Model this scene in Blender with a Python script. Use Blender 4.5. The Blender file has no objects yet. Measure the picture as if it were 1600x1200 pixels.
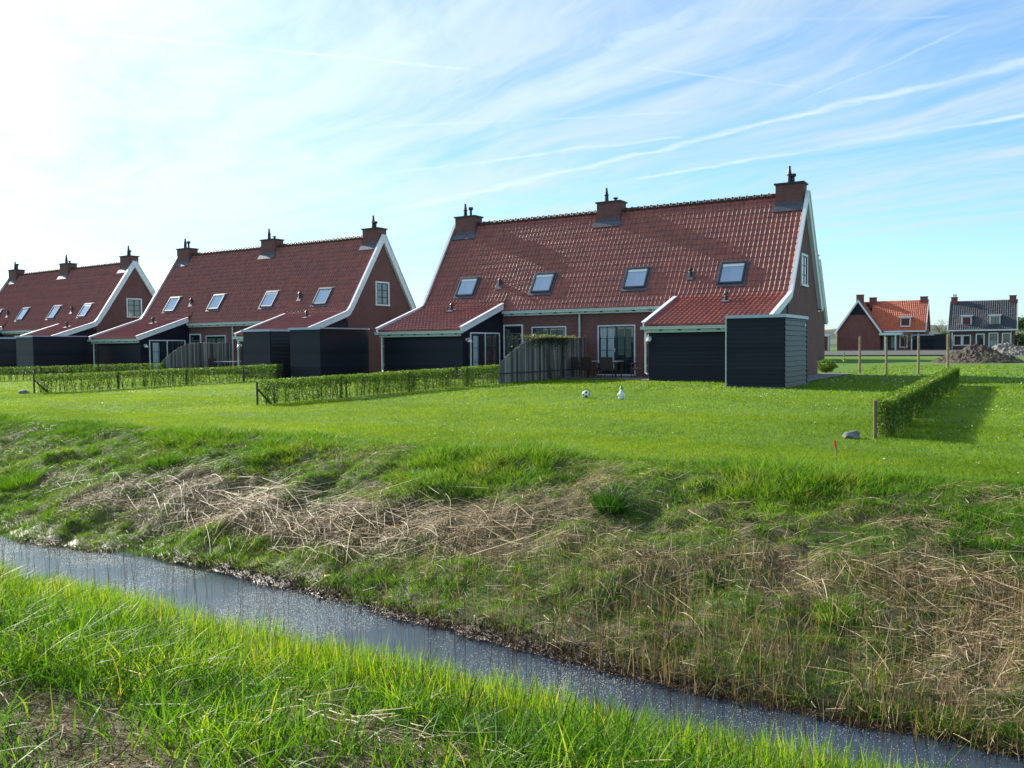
import bpy, math, random
import numpy as np
from math import radians, sin, cos, pi
from mathutils import Matrix, Vector
random.seed(7); RNG = np.random.default_rng(11)
S = bpy.context.scene; COL = S.collection

# ------------------------------------------------------------------ camera, sky, sun, exposure
YAW, PITCH, ROLL, EYE = radians(30.92), radians(2.5), radians(.514), 1.43
f_ = Vector((-sin(YAW)*cos(PITCH), cos(YAW)*cos(PITCH), -sin(PITCH)))
r_ = Vector((cos(YAW), sin(YAW), 0)); u_ = r_.cross(f_)
r2 = r_*cos(ROLL)-u_*sin(ROLL); u2 = u_*cos(ROLL)+r_*sin(ROLL)
cd = bpy.data.cameras.new('camera'); cam = bpy.data.objects.new('camera', cd); COL.objects.link(cam)
cd.sensor_width = 36; cd.lens = 36*1335/1600; cd.clip_start = .1; cd.clip_end = 8000
M = Matrix((r2, u2, -f_)).transposed().to_4x4(); M.translation = (0, 0, EYE); cam.matrix_world = M
S.camera = cam
S.view_settings.view_transform = 'Standard'; S.view_settings.look = 'None'
S.view_settings.gamma = 1; S.view_settings.exposure = 0.97
SUN = Vector((-2.0, .46, 1.0)).normalized()
EL = math.asin(SUN.z); AZ = math.atan2(SUN.x, SUN.y)       # clockwise from +Y
ld = bpy.data.lights.new('sun', 'SUN'); ld.energy = 5.0; ld.angle = radians(.55); ld.color = (1, .95, .86)
lo = bpy.data.objects.new('sun', ld); COL.objects.link(lo); lo.rotation_euler = SUN.to_track_quat('Z', 'Y').to_euler()
lo.location = (0, 0, 30)

class NT:
    """small node-tree helper"""
    def __init__(s, nt): s.nt = nt; s.nt.nodes.clear()
    def n(s, typ, ins=None, **kw):
        nd = s.nt.nodes.new(typ)
        for k, v in kw.items(): setattr(nd, k, v)
        for k, v in (ins or {}).items():
            sk = nd.inputs[k]
            if isinstance(v, bpy.types.NodeSocket): s.nt.links.new(v, sk)
            elif isinstance(v, bpy.types.Node): s.nt.links.new(v.outputs[0], sk)
            else: sk.default_value = v
        return nd
    def m(s, op, a, b=0., c=None, clamp=False):
        ins = {0: a, 1: b}
        if c is not None: ins[2] = c
        return s.n('ShaderNodeMath', ins, operation=op, use_clamp=clamp).outputs[0]
    def noise(s, vec, scale, detail=4, rough=.55, dist=0., out=0):
        return s.n('ShaderNodeTexNoise', {'Vector': vec, 'Scale': scale, 'Detail': detail, 'Roughness': rough, 'Distortion': dist}).outputs[out]
    def ramp(s, fac, stops, interp='LINEAR'):
        r = s.n('ShaderNodeValToRGB', {'Fac': fac}); cr = r.color_ramp; cr.interpolation = interp
        while len(cr.elements) < len(stops): cr.elements.new(.5)
        for e, (p, c) in zip(cr.elements, stops):
            e.position = p; e.color = (*c, 1) if len(c) == 3 else c
        return r.outputs[0]
    def mix(s, f, a, b, typ='MIX'):
        nd = s.n('ShaderNodeMix', data_type='RGBA', blend_type=typ)
        for i, v in ((0, f), (6, a), (7, b)):
            if isinstance(v, bpy.types.NodeSocket): s.nt.links.new(v, nd.inputs[i])
            else: nd.inputs[i].default_value = v if i == 0 else (*v, 1) if len(v) == 3 else v
        return nd.outputs[2]
    def mr(s, v, a, b, c=0., d=1., smooth=False):
        return s.n('ShaderNodeMapRange', {0: v, 1: a, 2: b, 3: c, 4: d}, interpolation_type='SMOOTHSTEP' if smooth else 'LINEAR').outputs[0]

W = bpy.data.worlds.new('World'); S.world = W; W.use_nodes = True
t = NT(W.node_tree)
sky = t.n('ShaderNodeTexSky', sky_type='NISHITA', sun_disc=False, sun_elevation=EL, sun_rotation=AZ)
sky.air_density = 1.0; sky.dust_density = .4; sky.ozone_density = 1.6
tc = t.n('ShaderNodeTexCoord'); D_ = tc.outputs['Generated']
sep = t.n('ShaderNodeSeparateXYZ', {0: D_}); dz = sep.outputs[2]
zz = t.m('MAXIMUM', dz, .03)
px = t.m('DIVIDE', sep.outputs[0], zz); py = t.m('DIVIDE', sep.outputs[1], zz)
P_ = t.n('ShaderNodeCombineXYZ', {0: px, 1: py})
def rotmap(ang, sx, sy, warp=0.):
    # stretch along a direction of the cloud layer
    v = P_.outputs[0]
    if warp:
        nz = t.n('ShaderNodeTexNoise', {'Vector': v, 'Scale': .55, 'Detail': 3.})
        w = t.n('ShaderNodeVectorMath', {0: nz.outputs[1], 1: (.5, .5, .5)}, operation='SUBTRACT')
        w = t.n('ShaderNodeVectorMath', {0: w.outputs[0], 'Scale': warp}, operation='SCALE')
        v = t.n('ShaderNodeVectorMath', {0: v, 1: w.outputs[0]}).outputs[0]
    a = t.n('ShaderNodeMapping', {'Vector': v, 'Rotation': (0, 0, ang)})
    return t.n('ShaderNodeMapping', {'Vector': a.outputs[0], 'Scale': (sx, sy, 1)}).outputs[0]
A0 = math.atan2(.40, .92)
n1 = t.noise(rotmap(A0, .28, 1.9, .7), 1.0, 9, .58, .3)
n2 = t.noise(rotmap(A0+.25, .7, 3.0, 1.2), 1.3, 10, .62, .5)
n3 = t.noise(rotmap(A0-.4, .35, .8, .5), .7, 6, .55, .2)
c = t.m('ADD', t.m('MULTIPLY', n1, .55), t.m('ADD', t.m('MULTIPLY', n2, .3), t.m('MULTIPLY', n3, .35)))
sd = t.n('ShaderNodeVectorMath', {0: D_, 1: tuple(SUN)}, operation='DOT_PRODUCT').outputs['Value']
near = t.mr(sd, .45, .95, 0, 1, True)
cf = t.mr(t.m('ADD', c, t.m('MULTIPLY', near, .12)), .455, .78, 0., .85, True)
def trail(a, b, w, amp, fade=.15):
    # a persistent aircraft trail: a thin line in the cloud layer from a to b
    a, b = Vector(a), Vector(b); d = b-a; L = d.length; d /= L
    wob = t.m('MULTIPLY', t.m('SUBTRACT', t.noise(P_.outputs[0], 2.2, 5, .6), .5), w*3.2)
    dist = t.m('ADD', t.m('ADD', t.m('MULTIPLY', px, -d.y), t.m('MULTIPLY', py, d.x)), (a.x*d.y-a.y*d.x))
    dist = t.m('ABSOLUTE', t.m('ADD', dist, wob))
    s_ = t.m('ADD', t.m('ADD', t.m('MULTIPLY', px, d.x), t.m('MULTIPLY', py, d.y)), -(a.x*d.x+a.y*d.y))
    e = t.m('MULTIPLY', t.mr(s_, -.1*L, fade*L, 0, 1, True), t.mr(s_, L*1.03, L*(1-fade*.3), 0, 1, True))
    return t.m('MULTIPLY', t.m('MULTIPLY', t.mr(dist, w, w*.05, 0, amp, True), e), t.mr(t.noise(P_.outputs[0], 1.4, 6, .65), .3, .62, .35, 1))
tr = None
for a, b, w, amp in [((-2.6, 1.6), (-1.71, 2.62), .026, 1.), ((-3.96, 4.99), (1.5, 3.08), .085, .9), ((-2.2, 3.45), (-.3, 2.12), .17, .65),
                     ((-.9, 3.76), (-.1, 3.07), .03, .6), ((-2.4, 4.9), (1.2, 4.2), .08, .8), ((-1.25, 2.86), (-.75, 3.5), .022, .8), ((-.95, 2.55), (-.2, 3.0), .03, .45), ((-2.9, 2.9), (-1.2, 3.6), .035, .7), ((-.7, 4.6), (.4, 3.9), .03, .6),
                     ((-.64, 5.35), (.3, 6.1), .045, .6), ((-3.2, 3.88), (-1.4, 3.98), .06, .9), ((-2.3, 3.3), (-.6, 2.75), .12, .35), ((-1.9, 2.35), (-1.1, 2.0), .06, .5)]:
    x = trail(a, b, w, amp); tr = x if tr is None else t.m('MAXIMUM', tr, x)
cf = t.m('MULTIPLY', t.m('MAXIMUM', cf, tr), t.mr(dz, .05, .17, .25, 1, True))
hor = t.mr(dz, .0, .16, .6, 0., True)                       # milky air low over the horizon
cf = t.m('MAXIMUM', cf, t.m('MULTIPLY', hor, t.mr(sd, -.3, .8, .7, 1.)))
cf = t.m('MULTIPLY', cf, t.mr(dz, -.01, .01, 0, 1))
skyc = t.mix(1., sky.outputs[0], (.70, 1.0, 1.22), 'MULTIPLY')
bg1 = t.n('ShaderNodeBackground', {'Color': skyc, 'Strength': t.mr(sd, .35, .95, .100, .076, True)})
cs = t.m('ADD', .46, t.m('MULTIPLY', t.m('POWER', t.m('MAXIMUM', sd, 0.), 6.), .35))
bg2 = t.n('ShaderNodeBackground', {'Color': (.80, .95, 1, 1), 'Strength': t.m('ADD', cs, t.m('MULTIPLY', tr, .08))})
ms = t.n('ShaderNodeMixShader', {0: cf, 1: bg1.outputs[0], 2: bg2.outputs[0]})
t.n('ShaderNodeOutputWorld', {0: ms.outputs[0]})

# ------------------------------------------------------------------ materials
def mat(name):
    m = bpy.data.materials.new(name); m.use_nodes = True
    return m, NT(m.node_tree)
def fin(t, col, rough=.6, bump=None, bs=.3, bd=.02, spec=.5, metal=0., coat=0.):
    ins = {'Base Color': col if isinstance(col, bpy.types.NodeSocket) else (*col, 1), 'Roughness': rough, 'Metallic': metal, 'Specular IOR Level': spec, 'Coat Weight': coat}
    if bump is not None:
        ins['Normal'] = t.n('ShaderNodeBump', {'Height': bump, 'Strength': bs, 'Distance': bd}).outputs[0]
    p = t.n('ShaderNodeBsdfPrincipled', ins); t.n('ShaderNodeOutputMaterial', {0: p.outputs[0]})
def noisy(name, c1, c2, scale=6, rough=.6, bs=.2, **kw):
    m, t = mat(name); o = t.n('ShaderNodeTexCoord').outputs['Object']
    n = t.noise(o, scale, 6, .6); fin(t, t.ramp(n, [(.3, c1), (.7, c2)]), rough, n, bs, **kw); return m
def wallcoord(t):
    g = t.n('ShaderNodeNewGeometry'); o = t.n('ShaderNodeTexCoord').outputs['Object']
    s = t.n('ShaderNodeSeparateXYZ', {0: o}); nn = t.n('ShaderNodeSeparateXYZ', {0: g.outputs['Normal']})
    isx = t.m('GREATER_THAN', t.m('ABSOLUTE', nn.outputs[0]), .7)
    u = t.m('ADD', t.m('MULTIPLY', isx, s.outputs[1]), t.m('MULTIPLY', t.m('SUBTRACT', 1., isx), s.outputs[0]))
    return t.n('ShaderNodeCombineXYZ', {0: u, 1: s.outputs[2]}).outputs[0], o
def brick(name, c1, c2, mort):
    m, t = mat(name); v, o = wallcoord(t)
    b = t.n('ShaderNodeTexBrick', {'Vector': v, 'Color1': (*c1, 1), 'Color2': (*c2, 1), 'Mortar': (*mort, 1), 'Scale': 1., 'Mortar Size': .008, 'Brick Width': .22, 'Row Height': .064, 'Bias': -.1})
    n = t.noise(o, 1.3, 7, .65); n2 = t.noise(o, 9, 4, .6)
    c = t.mix(t.mr(n, .35, .7, 0, .55), b.outputs[0], (c1[0]*.55, c1[1]*.6, c1[2]*.75)); c = t.mix(t.mr(n2, .62, .74, 0, .35), c, tuple(x*2.1 for x in c2))
    fin(t, c, .85, b.outputs[1], -.5, .01); return m
def boards(name, c1, c2, pitch=.15, rough=.45):
    m, t = mat(name); v, o = wallcoord(t); s = t.n('ShaderNodeSeparateXYZ', {0: v})
    row = t.m('FLOOR', t.m('DIVIDE', s.outputs[1], pitch))
    wn = t.n('ShaderNodeTexWhiteNoise', {'Vector': t.n('ShaderNodeCombineXYZ', {1: row}).outputs[0]}, noise_dimensions='3D')
    g = t.noise(t.n('ShaderNodeMapping', {'Vector': v, 'Scale': (1.2, 30, 1)}).outputs[0], 1.5, 6, .6)
    c = t.mix(t.m('ADD', t.m('MULTIPLY', g, .45), t.m('MULTIPLY', wn.outputs[0], .55)), c1, c2)
    fin(t, c, rough, g, .25, .01, spec=.22); return m
def tiles(name, c1, c2, c3, period=.205, rough=.36):
    m, t = mat(name); o = t.n('ShaderNodeTexCoord').outputs['Object']; s = t.n('ShaderNodeSeparateXYZ', {0: o})
    a = t.m('FLOOR', t.m('DIVIDE', s.outputs[0], period)); b = t.m('FLOOR', t.m('DIVIDE', s.outputs[2], .257))
    wn = t.n('ShaderNodeTexWhiteNoise', {'Vector': t.n('ShaderNodeCombineXYZ', {0: a, 1: b}).outputs[0]}, noise_dimensions='3D')
    o = t.n('ShaderNodeVectorMath', {0: o, 1: t.n('ShaderNodeObjectInfo').outputs['Location']}).outputs[0]
    n = t.noise(o, .8, 7, .65); k = t.noise(o, 18, 4, .6); sk = t.noise(t.n('ShaderNodeMapping', {'Vector': o, 'Scale': (7, .6, .6)}).outputs[0], 1., 4, .6)
    c = t.mix(wn.outputs[0], c1, c2); c = t.mix(t.mr(sk, .5, .75, 0, .3), c, tuple(x*.8 for x in c3)); c = t.mix(t.mr(n, .5, .75, 0, .3), c, c3); c = t.mix(t.mr(k, .62, .75, 0, .4), c, c3)
    fin(t, c, t.m('ADD', rough-.06, t.m('MULTIPLY', k, .25)), k, .2, .01, spec=.6); return m
def leafmat(name, stops, trans=.45, rough=.5, spec=.3, tr_boost=1.45):
    m, t = mat(name); a = t.n('ShaderNodeAttribute', attribute_name='tint')
    c = t.ramp(a.outputs['Fac'], stops)
    p = t.n('ShaderNodeBsdfPrincipled', {'Base Color': c, 'Roughness': rough, 'Specular IOR Level': spec})
    c2 = t.mix(1., c, (tr_boost*.95, tr_boost*.92, tr_boost*.4), 'MULTIPLY')
    tl = t.n('ShaderNodeBsdfTranslucent', {'Color': c2})
    mx = t.n('ShaderNodeMixShader', {0: trans, 1: p.outputs[0], 2: tl.outputs[0]}); t.n('ShaderNodeOutputMaterial', {0: mx.outputs[0]}); return m

MT = {}
MT['brick'] = brick('dark_red_brick', (.22, .066, .05), (.13, .045, .045), (.16, .13, .12))
MT['brick_red'] = brick('red_brick', (.27, .05, .048), (.18, .06, .05), (.2, .16, .14))
MT['tile'] = tiles('clay_pantile', (.34, .085, .055), (.23, .060, .047), (.11, .042, .038))
MT['tile_orange'] = tiles('orange_pantile', (.62, .13, .04), (.48, .10, .04), (.3, .07, .04))
MT['tile_black'] = tiles('black_pantile', (.035, .037, .045), (.055, .055, .065), (.02, .02, .026), rough=.3)
MT['ridge'] = noisy('ridge_tile_clay', (.03, .022, .02), (.10, .045, .035), 5, .55)
MT['white'] = noisy('white_painted_wood', (.70, .73, .76), (.80, .81, .82), 3, .4, .08)
MT['gutter'] = noisy('pale_grey_gutter', (.46, .54, .52), (.56, .63, .60), 4, .35, .05)
MT['zinc'] = noisy('zinc', (.33, .40, .50), (.42, .48, .58), 4, .35, .1, metal=.35)
MT['lead'] = noisy('lead_flashing', (.06, .06, .085), (.11, .115, .15), 8, .65, .3)
MT['boards'] = boards('black_stained_boards', (.006, .007, .013), (.019, .020, .032))
MT['boards_skylit'] = boards('skylit_black_boards', (.012, .015, .020), (.034, .040, .048), .172, .42)  # lighter copy of the black boards, with sky light put into the colour
MT['dark'] = noisy('dark_painted_wood', (.012, .022, .030), (.02, .03, .04), 6, .35, .05)
MT['pot'] = noisy('sooty_black_pot', (.012, .012, .016), (.03, .03, .035), 20, .5, .2)
m, t = mat('weathered_grey_planks'); o = t.n('ShaderNodeTexCoord').outputs['Object']; s = t.n('ShaderNodeSeparateXYZ', {0: o})
wn = t.n('ShaderNodeTexWhiteNoise', {'Vector': t.n('ShaderNodeCombineXYZ', {1: t.m('FLOOR', t.m('DIVIDE', s.outputs[1], .122))}).outputs[0]}, noise_dimensions='3D')
g = t.noise(t.n('ShaderNodeMapping', {'Vector': o, 'Scale': (20, 20, 1.2)}).outputs[0], 1, 5, .65)
fin(t, t.ramp(t.m('ADD', t.m('MULTIPLY', wn.outputs[0], .5), t.m('MULTIPLY', g, .5)), [(.2, (.05, .048, .046)), (.5, (.15, .145, .135)), (.8, (.34, .32, .29))]), .85, g, .3, .01); MT['weathered'] = m
MT['post'] = noisy('pale_wood_post', (.22, .15, .08), (.36, .27, .16), 9, .8, .3)
MT['olivepost'] = noisy('brown_wood_post', (.10, .075, .035), (.20, .15, .08), 12, .8, .3)
MT['darkpost'] = noisy('dark_wood_post', (.03, .025, .02), (.09, .07, .05), 9, .85, .3)
MT['stone'] = noisy('grey_boulder', (.06, .07, .08), (.24, .24, .24), 14, .85, .5)
MT['rattan'] = noisy('brown_rattan', (.02, .013, .012), (.07, .04, .03), 40, .6, .5)
MT['paving'] = noisy('grey_paving', (.10, .10, .11), (.20, .20, .20), 9, .85, .3)
MT['curtain'] = noisy('pale_curtain', (.30, .38, .40), (.46, .55, .56), 14, .9, .1)
MT['greencurtain'] = noisy('greenish_blind', (.06, .10, .08), (.12, .17, .12), 10, .9, .1)
MT['stem'] = noisy('brown_twig', (.05, .035, .022), (.11, .08, .05), 15, .85, .2)
MT['bark'] = noisy('grey_bark', (.06, .05, .045), (.14, .12, .10), 15, .9, .3)
MT['red'] = noisy('red_paint', (.5, .03, .01), (.65, .05, .02), 9, .5, .05)
MT['plasticwhite'] = noisy('white_plastic', (.72, .72, .72), (.8, .8, .8), 9, .35, .05)
MT['green_paint'] = noisy('green_paint', (.02, .22, .08), (.04, .32, .12), 9, .5, .05)
MT['yellow_paint'] = noisy('yellow_paint', (.6, .5, .05), (.7, .6, .1), 9, .5, .05)
MT['black'] = noisy('black_rubber', (.015, .015, .015), (.03, .03, .03), 9, .5, .05)
MT['skin'] = noisy('painted_face', (.4, .2, .14), (.5, .27, .2), 9, .6, .05)
def glassm(name, c, rough):
    m, t = mat(name); o = t.n('ShaderNodeTexCoord').outputs['Object']
    fin(t, c, rough, t.noise(o, 1.5, 2), .04, .05, spec=1., coat=1.); return m
MT['glass'] = glassm('window_glass', (.01, .016, .022), .05)
m, t = mat('skylight_glass'); o = t.n('ShaderNodeTexCoord').outputs['Object']
fin(t, (.32, .42, .55), .08, t.noise(o, 1.5, 2), .03, .05, spec=1., metal=.75); MT['skyglass'] = m
# leaves and blades, coloured by a per-blade tint
MT['grass_near'] = leafmat('fresh_reed_grass', [(0, (.02, .07, .008)), (.35, (.055, .155, .010)), (.7, (.14, .26, .014)), (.9, (.25, .33, .02)), (1, (.40, .34, .11))], .55)
MT['grass_bank'] = leafmat('rough_bank_grass', [(0, (.015, .05, .008)), (.35, (.04, .13, .012)), (.7, (.12, .26, .014)), (1, (.30, .28, .08))], .5, .5, .2)
MT['grass_lawn'] = leafmat('mown_lawn_grass', [(0, (.07, .135, .004)), (.5, (.16, .26, .004)), (1, (.27, .34, .008))], .55, .6, .12)
MT['straw'] = leafmat('dead_reed_straw', [(0, (.035, .02, .012)), (.35, (.17, .11, .055)), (.75, (.42, .31, .17)), (1, (.66, .54, .36))], .25, .6, .2, 1.1)
MT['hedge'] = leafmat('young_hedge_leaves', [(0, (.03, .07, .008)), (.5, (.08, .17, .014)), (.85, (.18, .29, .025)), (1, (.16, .09, .04))], .4)
MT['ivy'] = leafmat('climber_leaves', [(0, (.02, .035, .018)), (.6, (.06, .08, .03)), (1, (.36, .38, .16))], .3)
MT['tree'] = leafmat('far_leaves', [(0, (.03, .06, .02)), (.6, (.06, .11, .03)), (1, (.12, .16, .06))], .3)
MT['daisy_and_sparkle'] = leafmat('daisy_petals_and_sparkle', [(0, (.7, .7, .68)), (1, (.85, .85, .82))], .2)

# ------------------------------------------------------------------ mesh helpers
class MB:
    def __init__(s): s.v = []; s.f = []
    def poly(s, pts, faces):
        b = len(s.v); s.v += [tuple(p) for p in pts]; s.f += [tuple(i+b for i in q) for q in faces]; return s
    def box(s, x0, x1, y0, y1, z0, z1):
        p = [(x, y, z) for z in (z0, z1) for y in (y0, y1) for x in (x0, x1)]
        return s.poly(p, [(0, 2, 3, 1), (4, 5, 7, 6), (0, 1, 5, 4), (2, 6, 7, 3), (0, 4, 6, 2), (1, 3, 7, 5)])
    def prism(s, prof, a, b, axis='x'):
        """closed profile swept along x (profile in y,z) or along y (profile in x,z)"""
        n = len(prof); mk = (lambda t, p: (t, p[0], p[1])) if axis == 'x' else (lambda t, p: (p[0], t, p[1]))
        pts = [mk(a, p) for p in prof]+[mk(b, p) for p in prof]
        fs = [tuple(range(n))[::-1], tuple(range(n, 2*n))]+[(i, (i+1) % n, n+(i+1) % n, n+i) for i in range(n)]
        return s.poly(pts, fs)
    def strip(s, line, lo, hi, x0, x1):
        """board following a line in (y,z), between perpendicular offsets lo and hi"""
        up = offset(line, hi); dn = offset(line, lo)
        for i in range(len(line)-1):
            s.prism([dn[i], dn[i+1], up[i+1], up[i]], x0, x1)
        return s
    def tube(s, pts, rad, n=8, cap=True):
        pts = [Vector(p) for p in pts]; rad = rad if hasattr(rad, '__len__') else [rad]*len(pts); b = len(s.v)
        for i, p in enumerate(pts):
            d = (pts[min(i+1, len(pts)-1)]-pts[max(i-1, 0)]).normalized()
            a = d.cross(Vector((1, 0, 0)) if abs(d.x) < .9 else Vector((0, 1, 0))).normalized(); c = d.cross(a)
            for k in range(n):
                q = p+(a*cos(2*pi*k/n)+c*sin(2*pi*k/n))*rad[i]; s.v.append(tuple(q))
        for i in range(len(pts)-1):
            for k in range(n):
                s.f.append((b+i*n+k, b+i*n+(k+1) % n, b+(i+1)*n+(k+1) % n, b+(i+1)*n+k))
        if cap:
            s.f.append(tuple(b+k for k in range(n))[::-1]); s.f.append(tuple(b+(len(pts)-1)*n+k for k in range(n)))
        return s
    def build(s, name, m, parent=None, smooth=False, loc=None):
        me = bpy.data.meshes.new(name); me.from_pydata(s.v, [], s.f); me.update()
        if smooth: me.polygons.foreach_set('use_smooth', [True]*len(me.polygons))
        return link(name, me, m, parent, loc)
def offset(line, d):
    o = []
    for i, p in enumerate(line):
        a = Vector(line[max(i-1, 0)]); b = Vector(line[min(i+1, len(line)-1)]); p = Vector(p)
        ns = []
        for q, r in ((a, p), (p, b)):
            if (r-q).length > 1e-6:
                e = (r-q).normalized(); ns.append(Vector((-e.y, e.x)))
        n = sum(ns, Vector((0, 0))); n.normalize(); k = 1/max(.5, n.dot(ns[0])); o.append(tuple(p+n*d*k))
    return o
def link(name, me, m, parent=None, loc=None):
    o = bpy.data.objects.new(name, me); COL.objects.link(o)
    if m is not None: me.materials.append(MT[m] if isinstance(m, str) else m)
    if parent is not None: o.parent = parent
    if loc is not None: o.location = loc
    return o
def npmesh(name, V, F, m, tint=None, parent=None, smooth=False):
    """numpy verts (N,3), faces (M,k)"""
    me = bpy.data.meshes.new(name); V = np.ascontiguousarray(V, np.float32); F = np.ascontiguousarray(F, np.int32)
    me.vertices.add(len(V)); me.vertices.foreach_set('co', V.ravel())
    k = F.shape[1]; me.loops.add(F.size); me.loops.foreach_set('vertex_index', F.ravel())
    me.polygons.add(len(F)); me.polygons.foreach_set('loop_start', np.arange(0, F.size, k, dtype=np.int32))
    me.update(calc_edges=True); me.validate()
    if smooth: me.polygons.foreach_set('use_smooth', np.ones(len(F), bool))
    if tint is not None:
        at = me.attributes.new('tint', 'FLOAT', 'POINT'); at.data.foreach_set('value', np.ascontiguousarray(tint, np.float32))
    return link(name, me, m, parent)
def tag(o, label=None, cat=None, group=None, kind=None):
    for k, v in (('label', label), ('category', cat), ('group', group), ('kind', kind)):
        if v: o[k] = v
    return o
def empty(name, loc, rz, label, cat, group=None):
    o = bpy.data.objects.new(name, None); COL.objects.link(o); o.location = loc; o.rotation_euler = (0, 0, rz)
    o.empty_display_size = .3; return tag(o, label, cat, group)
def copy_tree(o, parent=None):
    c = o.copy(); COL.objects.link(c); c.parent = parent
    for ch in list(o.children): copy_tree(ch, c)
    return c
def vnoise(x, y, scale, seed=0):
    """smooth value noise 0..1"""
    x = np.asarray(x)*scale+seed*17.3; y = np.asarray(y)*scale+seed*7.7
    xi = np.floor(x); yi = np.floor(y); fx = x-xi; fy = y-yi; fx = fx*fx*(3-2*fx); fy = fy*fy*(3-2*fy)
    def h(a, b):
        v = np.sin(a*127.1+b*311.7+seed*3.1)*43758.5453; return v-np.floor(v)
    return (h(xi, yi)*(1-fx)+h(xi+1, yi)*fx)*(1-fy)+(h(xi, yi+1)*(1-fx)+h(xi+1, yi+1)*fx)*fy
def fbm(x, y, scale, seed=0, o=4):
    return sum(vnoise(x, y, scale*2**i, seed+i)*.5**i for i in range(o))/sum(.5**i for i in range(o))

# ------------------------------------------------------------------ terrain
PY = [-80, -3, 1, 2, 3.2, 4.3, 4.9, 5.4, 6.0, 6.35, 6.6, 7.2, 8, 9.3, 10.2, 11.5, 15, 28, 60, 100, 5000]
PZ = [0, -.05, -.15, -.25, -.50, -.88, -1.12, -1.40, -1.42, -1.24, -1.16, -.98, -.75, -.38, -.16, -.10, -.06, 0, 0, .45, .45]
WATER = -1.2
def shore(x): return .42*np.exp(-((x+8.2)/2.8)**2)-.22*np.clip((x+4)/2, 0, 1)
def ground(x, y):
    x = np.asarray(x, float); y = np.asarray(y, float)
    wob = (fbm(x, y*0, .35, 3)-.5)*.55+(fbm(x, y*0, 1.6, 9, 3)-.5)*.22
    inb = np.clip((y-5.2)/1.0, 0, 1)*np.clip((12-y)/2.5, 0, 1)
    left = np.clip((-x-8)/10, 0, 1)*.35          # far bank bends slightly away on the left
    z = np.interp(y-wob*inb-(shore(x)+0*y)*np.clip((y-5.6)/.5, 0, 1)*np.clip((9.6-y)/2.2, 0, 1)-left*np.clip((y-5.5), 0, 1)*np.clip((9-y)/2, 0, 1), PY, PZ)
    rough = np.clip((y-6.2)/.8, 0, 1)*np.clip((10.6-y)/1.2, 0, 1)
    z = z+rough*((fbm(x, y, 1.3, 5)-.5)*.34+(fbm(x, y, 5, 6, 3)-.5)*.10+(fbm(x, y, 2.8, 16, 2)-.5)*.10*np.clip((y-7.6)/1.5, 0, 1))
    nb = np.clip((5.0-y)/.6, 0, 1)*np.clip((y+2)/2, 0, 1)
    z = z+nb*(fbm(x, y, 2.2, 8)-.5)*.12
    lawn = np.clip((y-10.5)/2, 0, 1)*np.clip((60-y)/30, 0, 1)
    return z+lawn*(fbm(x, y, .35, 12, 2)-.5)*.05
def gz(x, y): return float(ground(np.array([x]), np.array([y]))[0])
xs = np.unique(np.concatenate([np.arange(-24, 2.5, .09), -24-np.cumsum(np.geomspace(.12, 900, 46)), 2.5+np.cumsum(np.geomspace(.12, 900, 46))]))
ys = np.unique(np.concatenate([np.arange(-1.5, 11.5, .085), 11.5+np.cumsum(np.geomspace(.12, 620, 70)), -1.5-np.cumsum(np.geomspace(.2, 500, 22))]))
X, Y = np.meshgrid(xs, ys); Z = ground(X, Y)
n_, m_ = X.shape
idx = np.arange(n_*m_).reshape(n_, m_)
F = np.stack([idx[:-1, :-1], idx[:-1, 1:], idx[1:, 1:], idx[1:, :-1]], -1).reshape(-1, 4)
m, t = mat('soil_and_turf'); o = t.n('ShaderNodeTexCoord').outputs['Object']; s = t.n('ShaderNodeSeparateXYZ', {0: o})
n = t.noise(o, 1.4, 8, .62); nf = t.noise(o, 22, 6, .65); nm_ = t.noise(o, 5, 6, .6)
soil = t.ramp(nf, [(.3, (.018, .010, .006)), (.55, (.055, .032, .020)), (.75, (.12, .08, .05))])
turf = t.ramp(nm_, [(.3, (.035, .075, .012)), (.7, (.075, .12, .02))])
thatch = t.ramp(nf, [(.3, (.06, .042, .025)), (.7, (.22, .165, .10))])
bank = t.mix(t.mr(n, .42, .6), thatch, turf)
lawn = t.ramp(t.m('ADD', t.m('MULTIPLY', nf, .5), t.m('MULTIPLY', n, .5)), [(.3, (.06, .13, .008)), (.7, (.11, .20, .010))])
col = t.mix(t.mr(s.outputs[2], -1.16, -1.05), soil, bank)
yy = t.m('ADD', s.outputs[1], t.m('MULTIPLY', n, .8))
col = t.mix(t.mr(yy, 10.3, 11.0), col, lawn)
rg = t.mr(s.outputs[2], -1.2, -.98, .25, .9)
fin(t, col, rg, nf, .6, .03, spec=.25)
tag(npmesh('ground', np.stack([X, Y, Z], -1).reshape(-1, 3), F, m, smooth=True), kind='structure')

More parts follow.
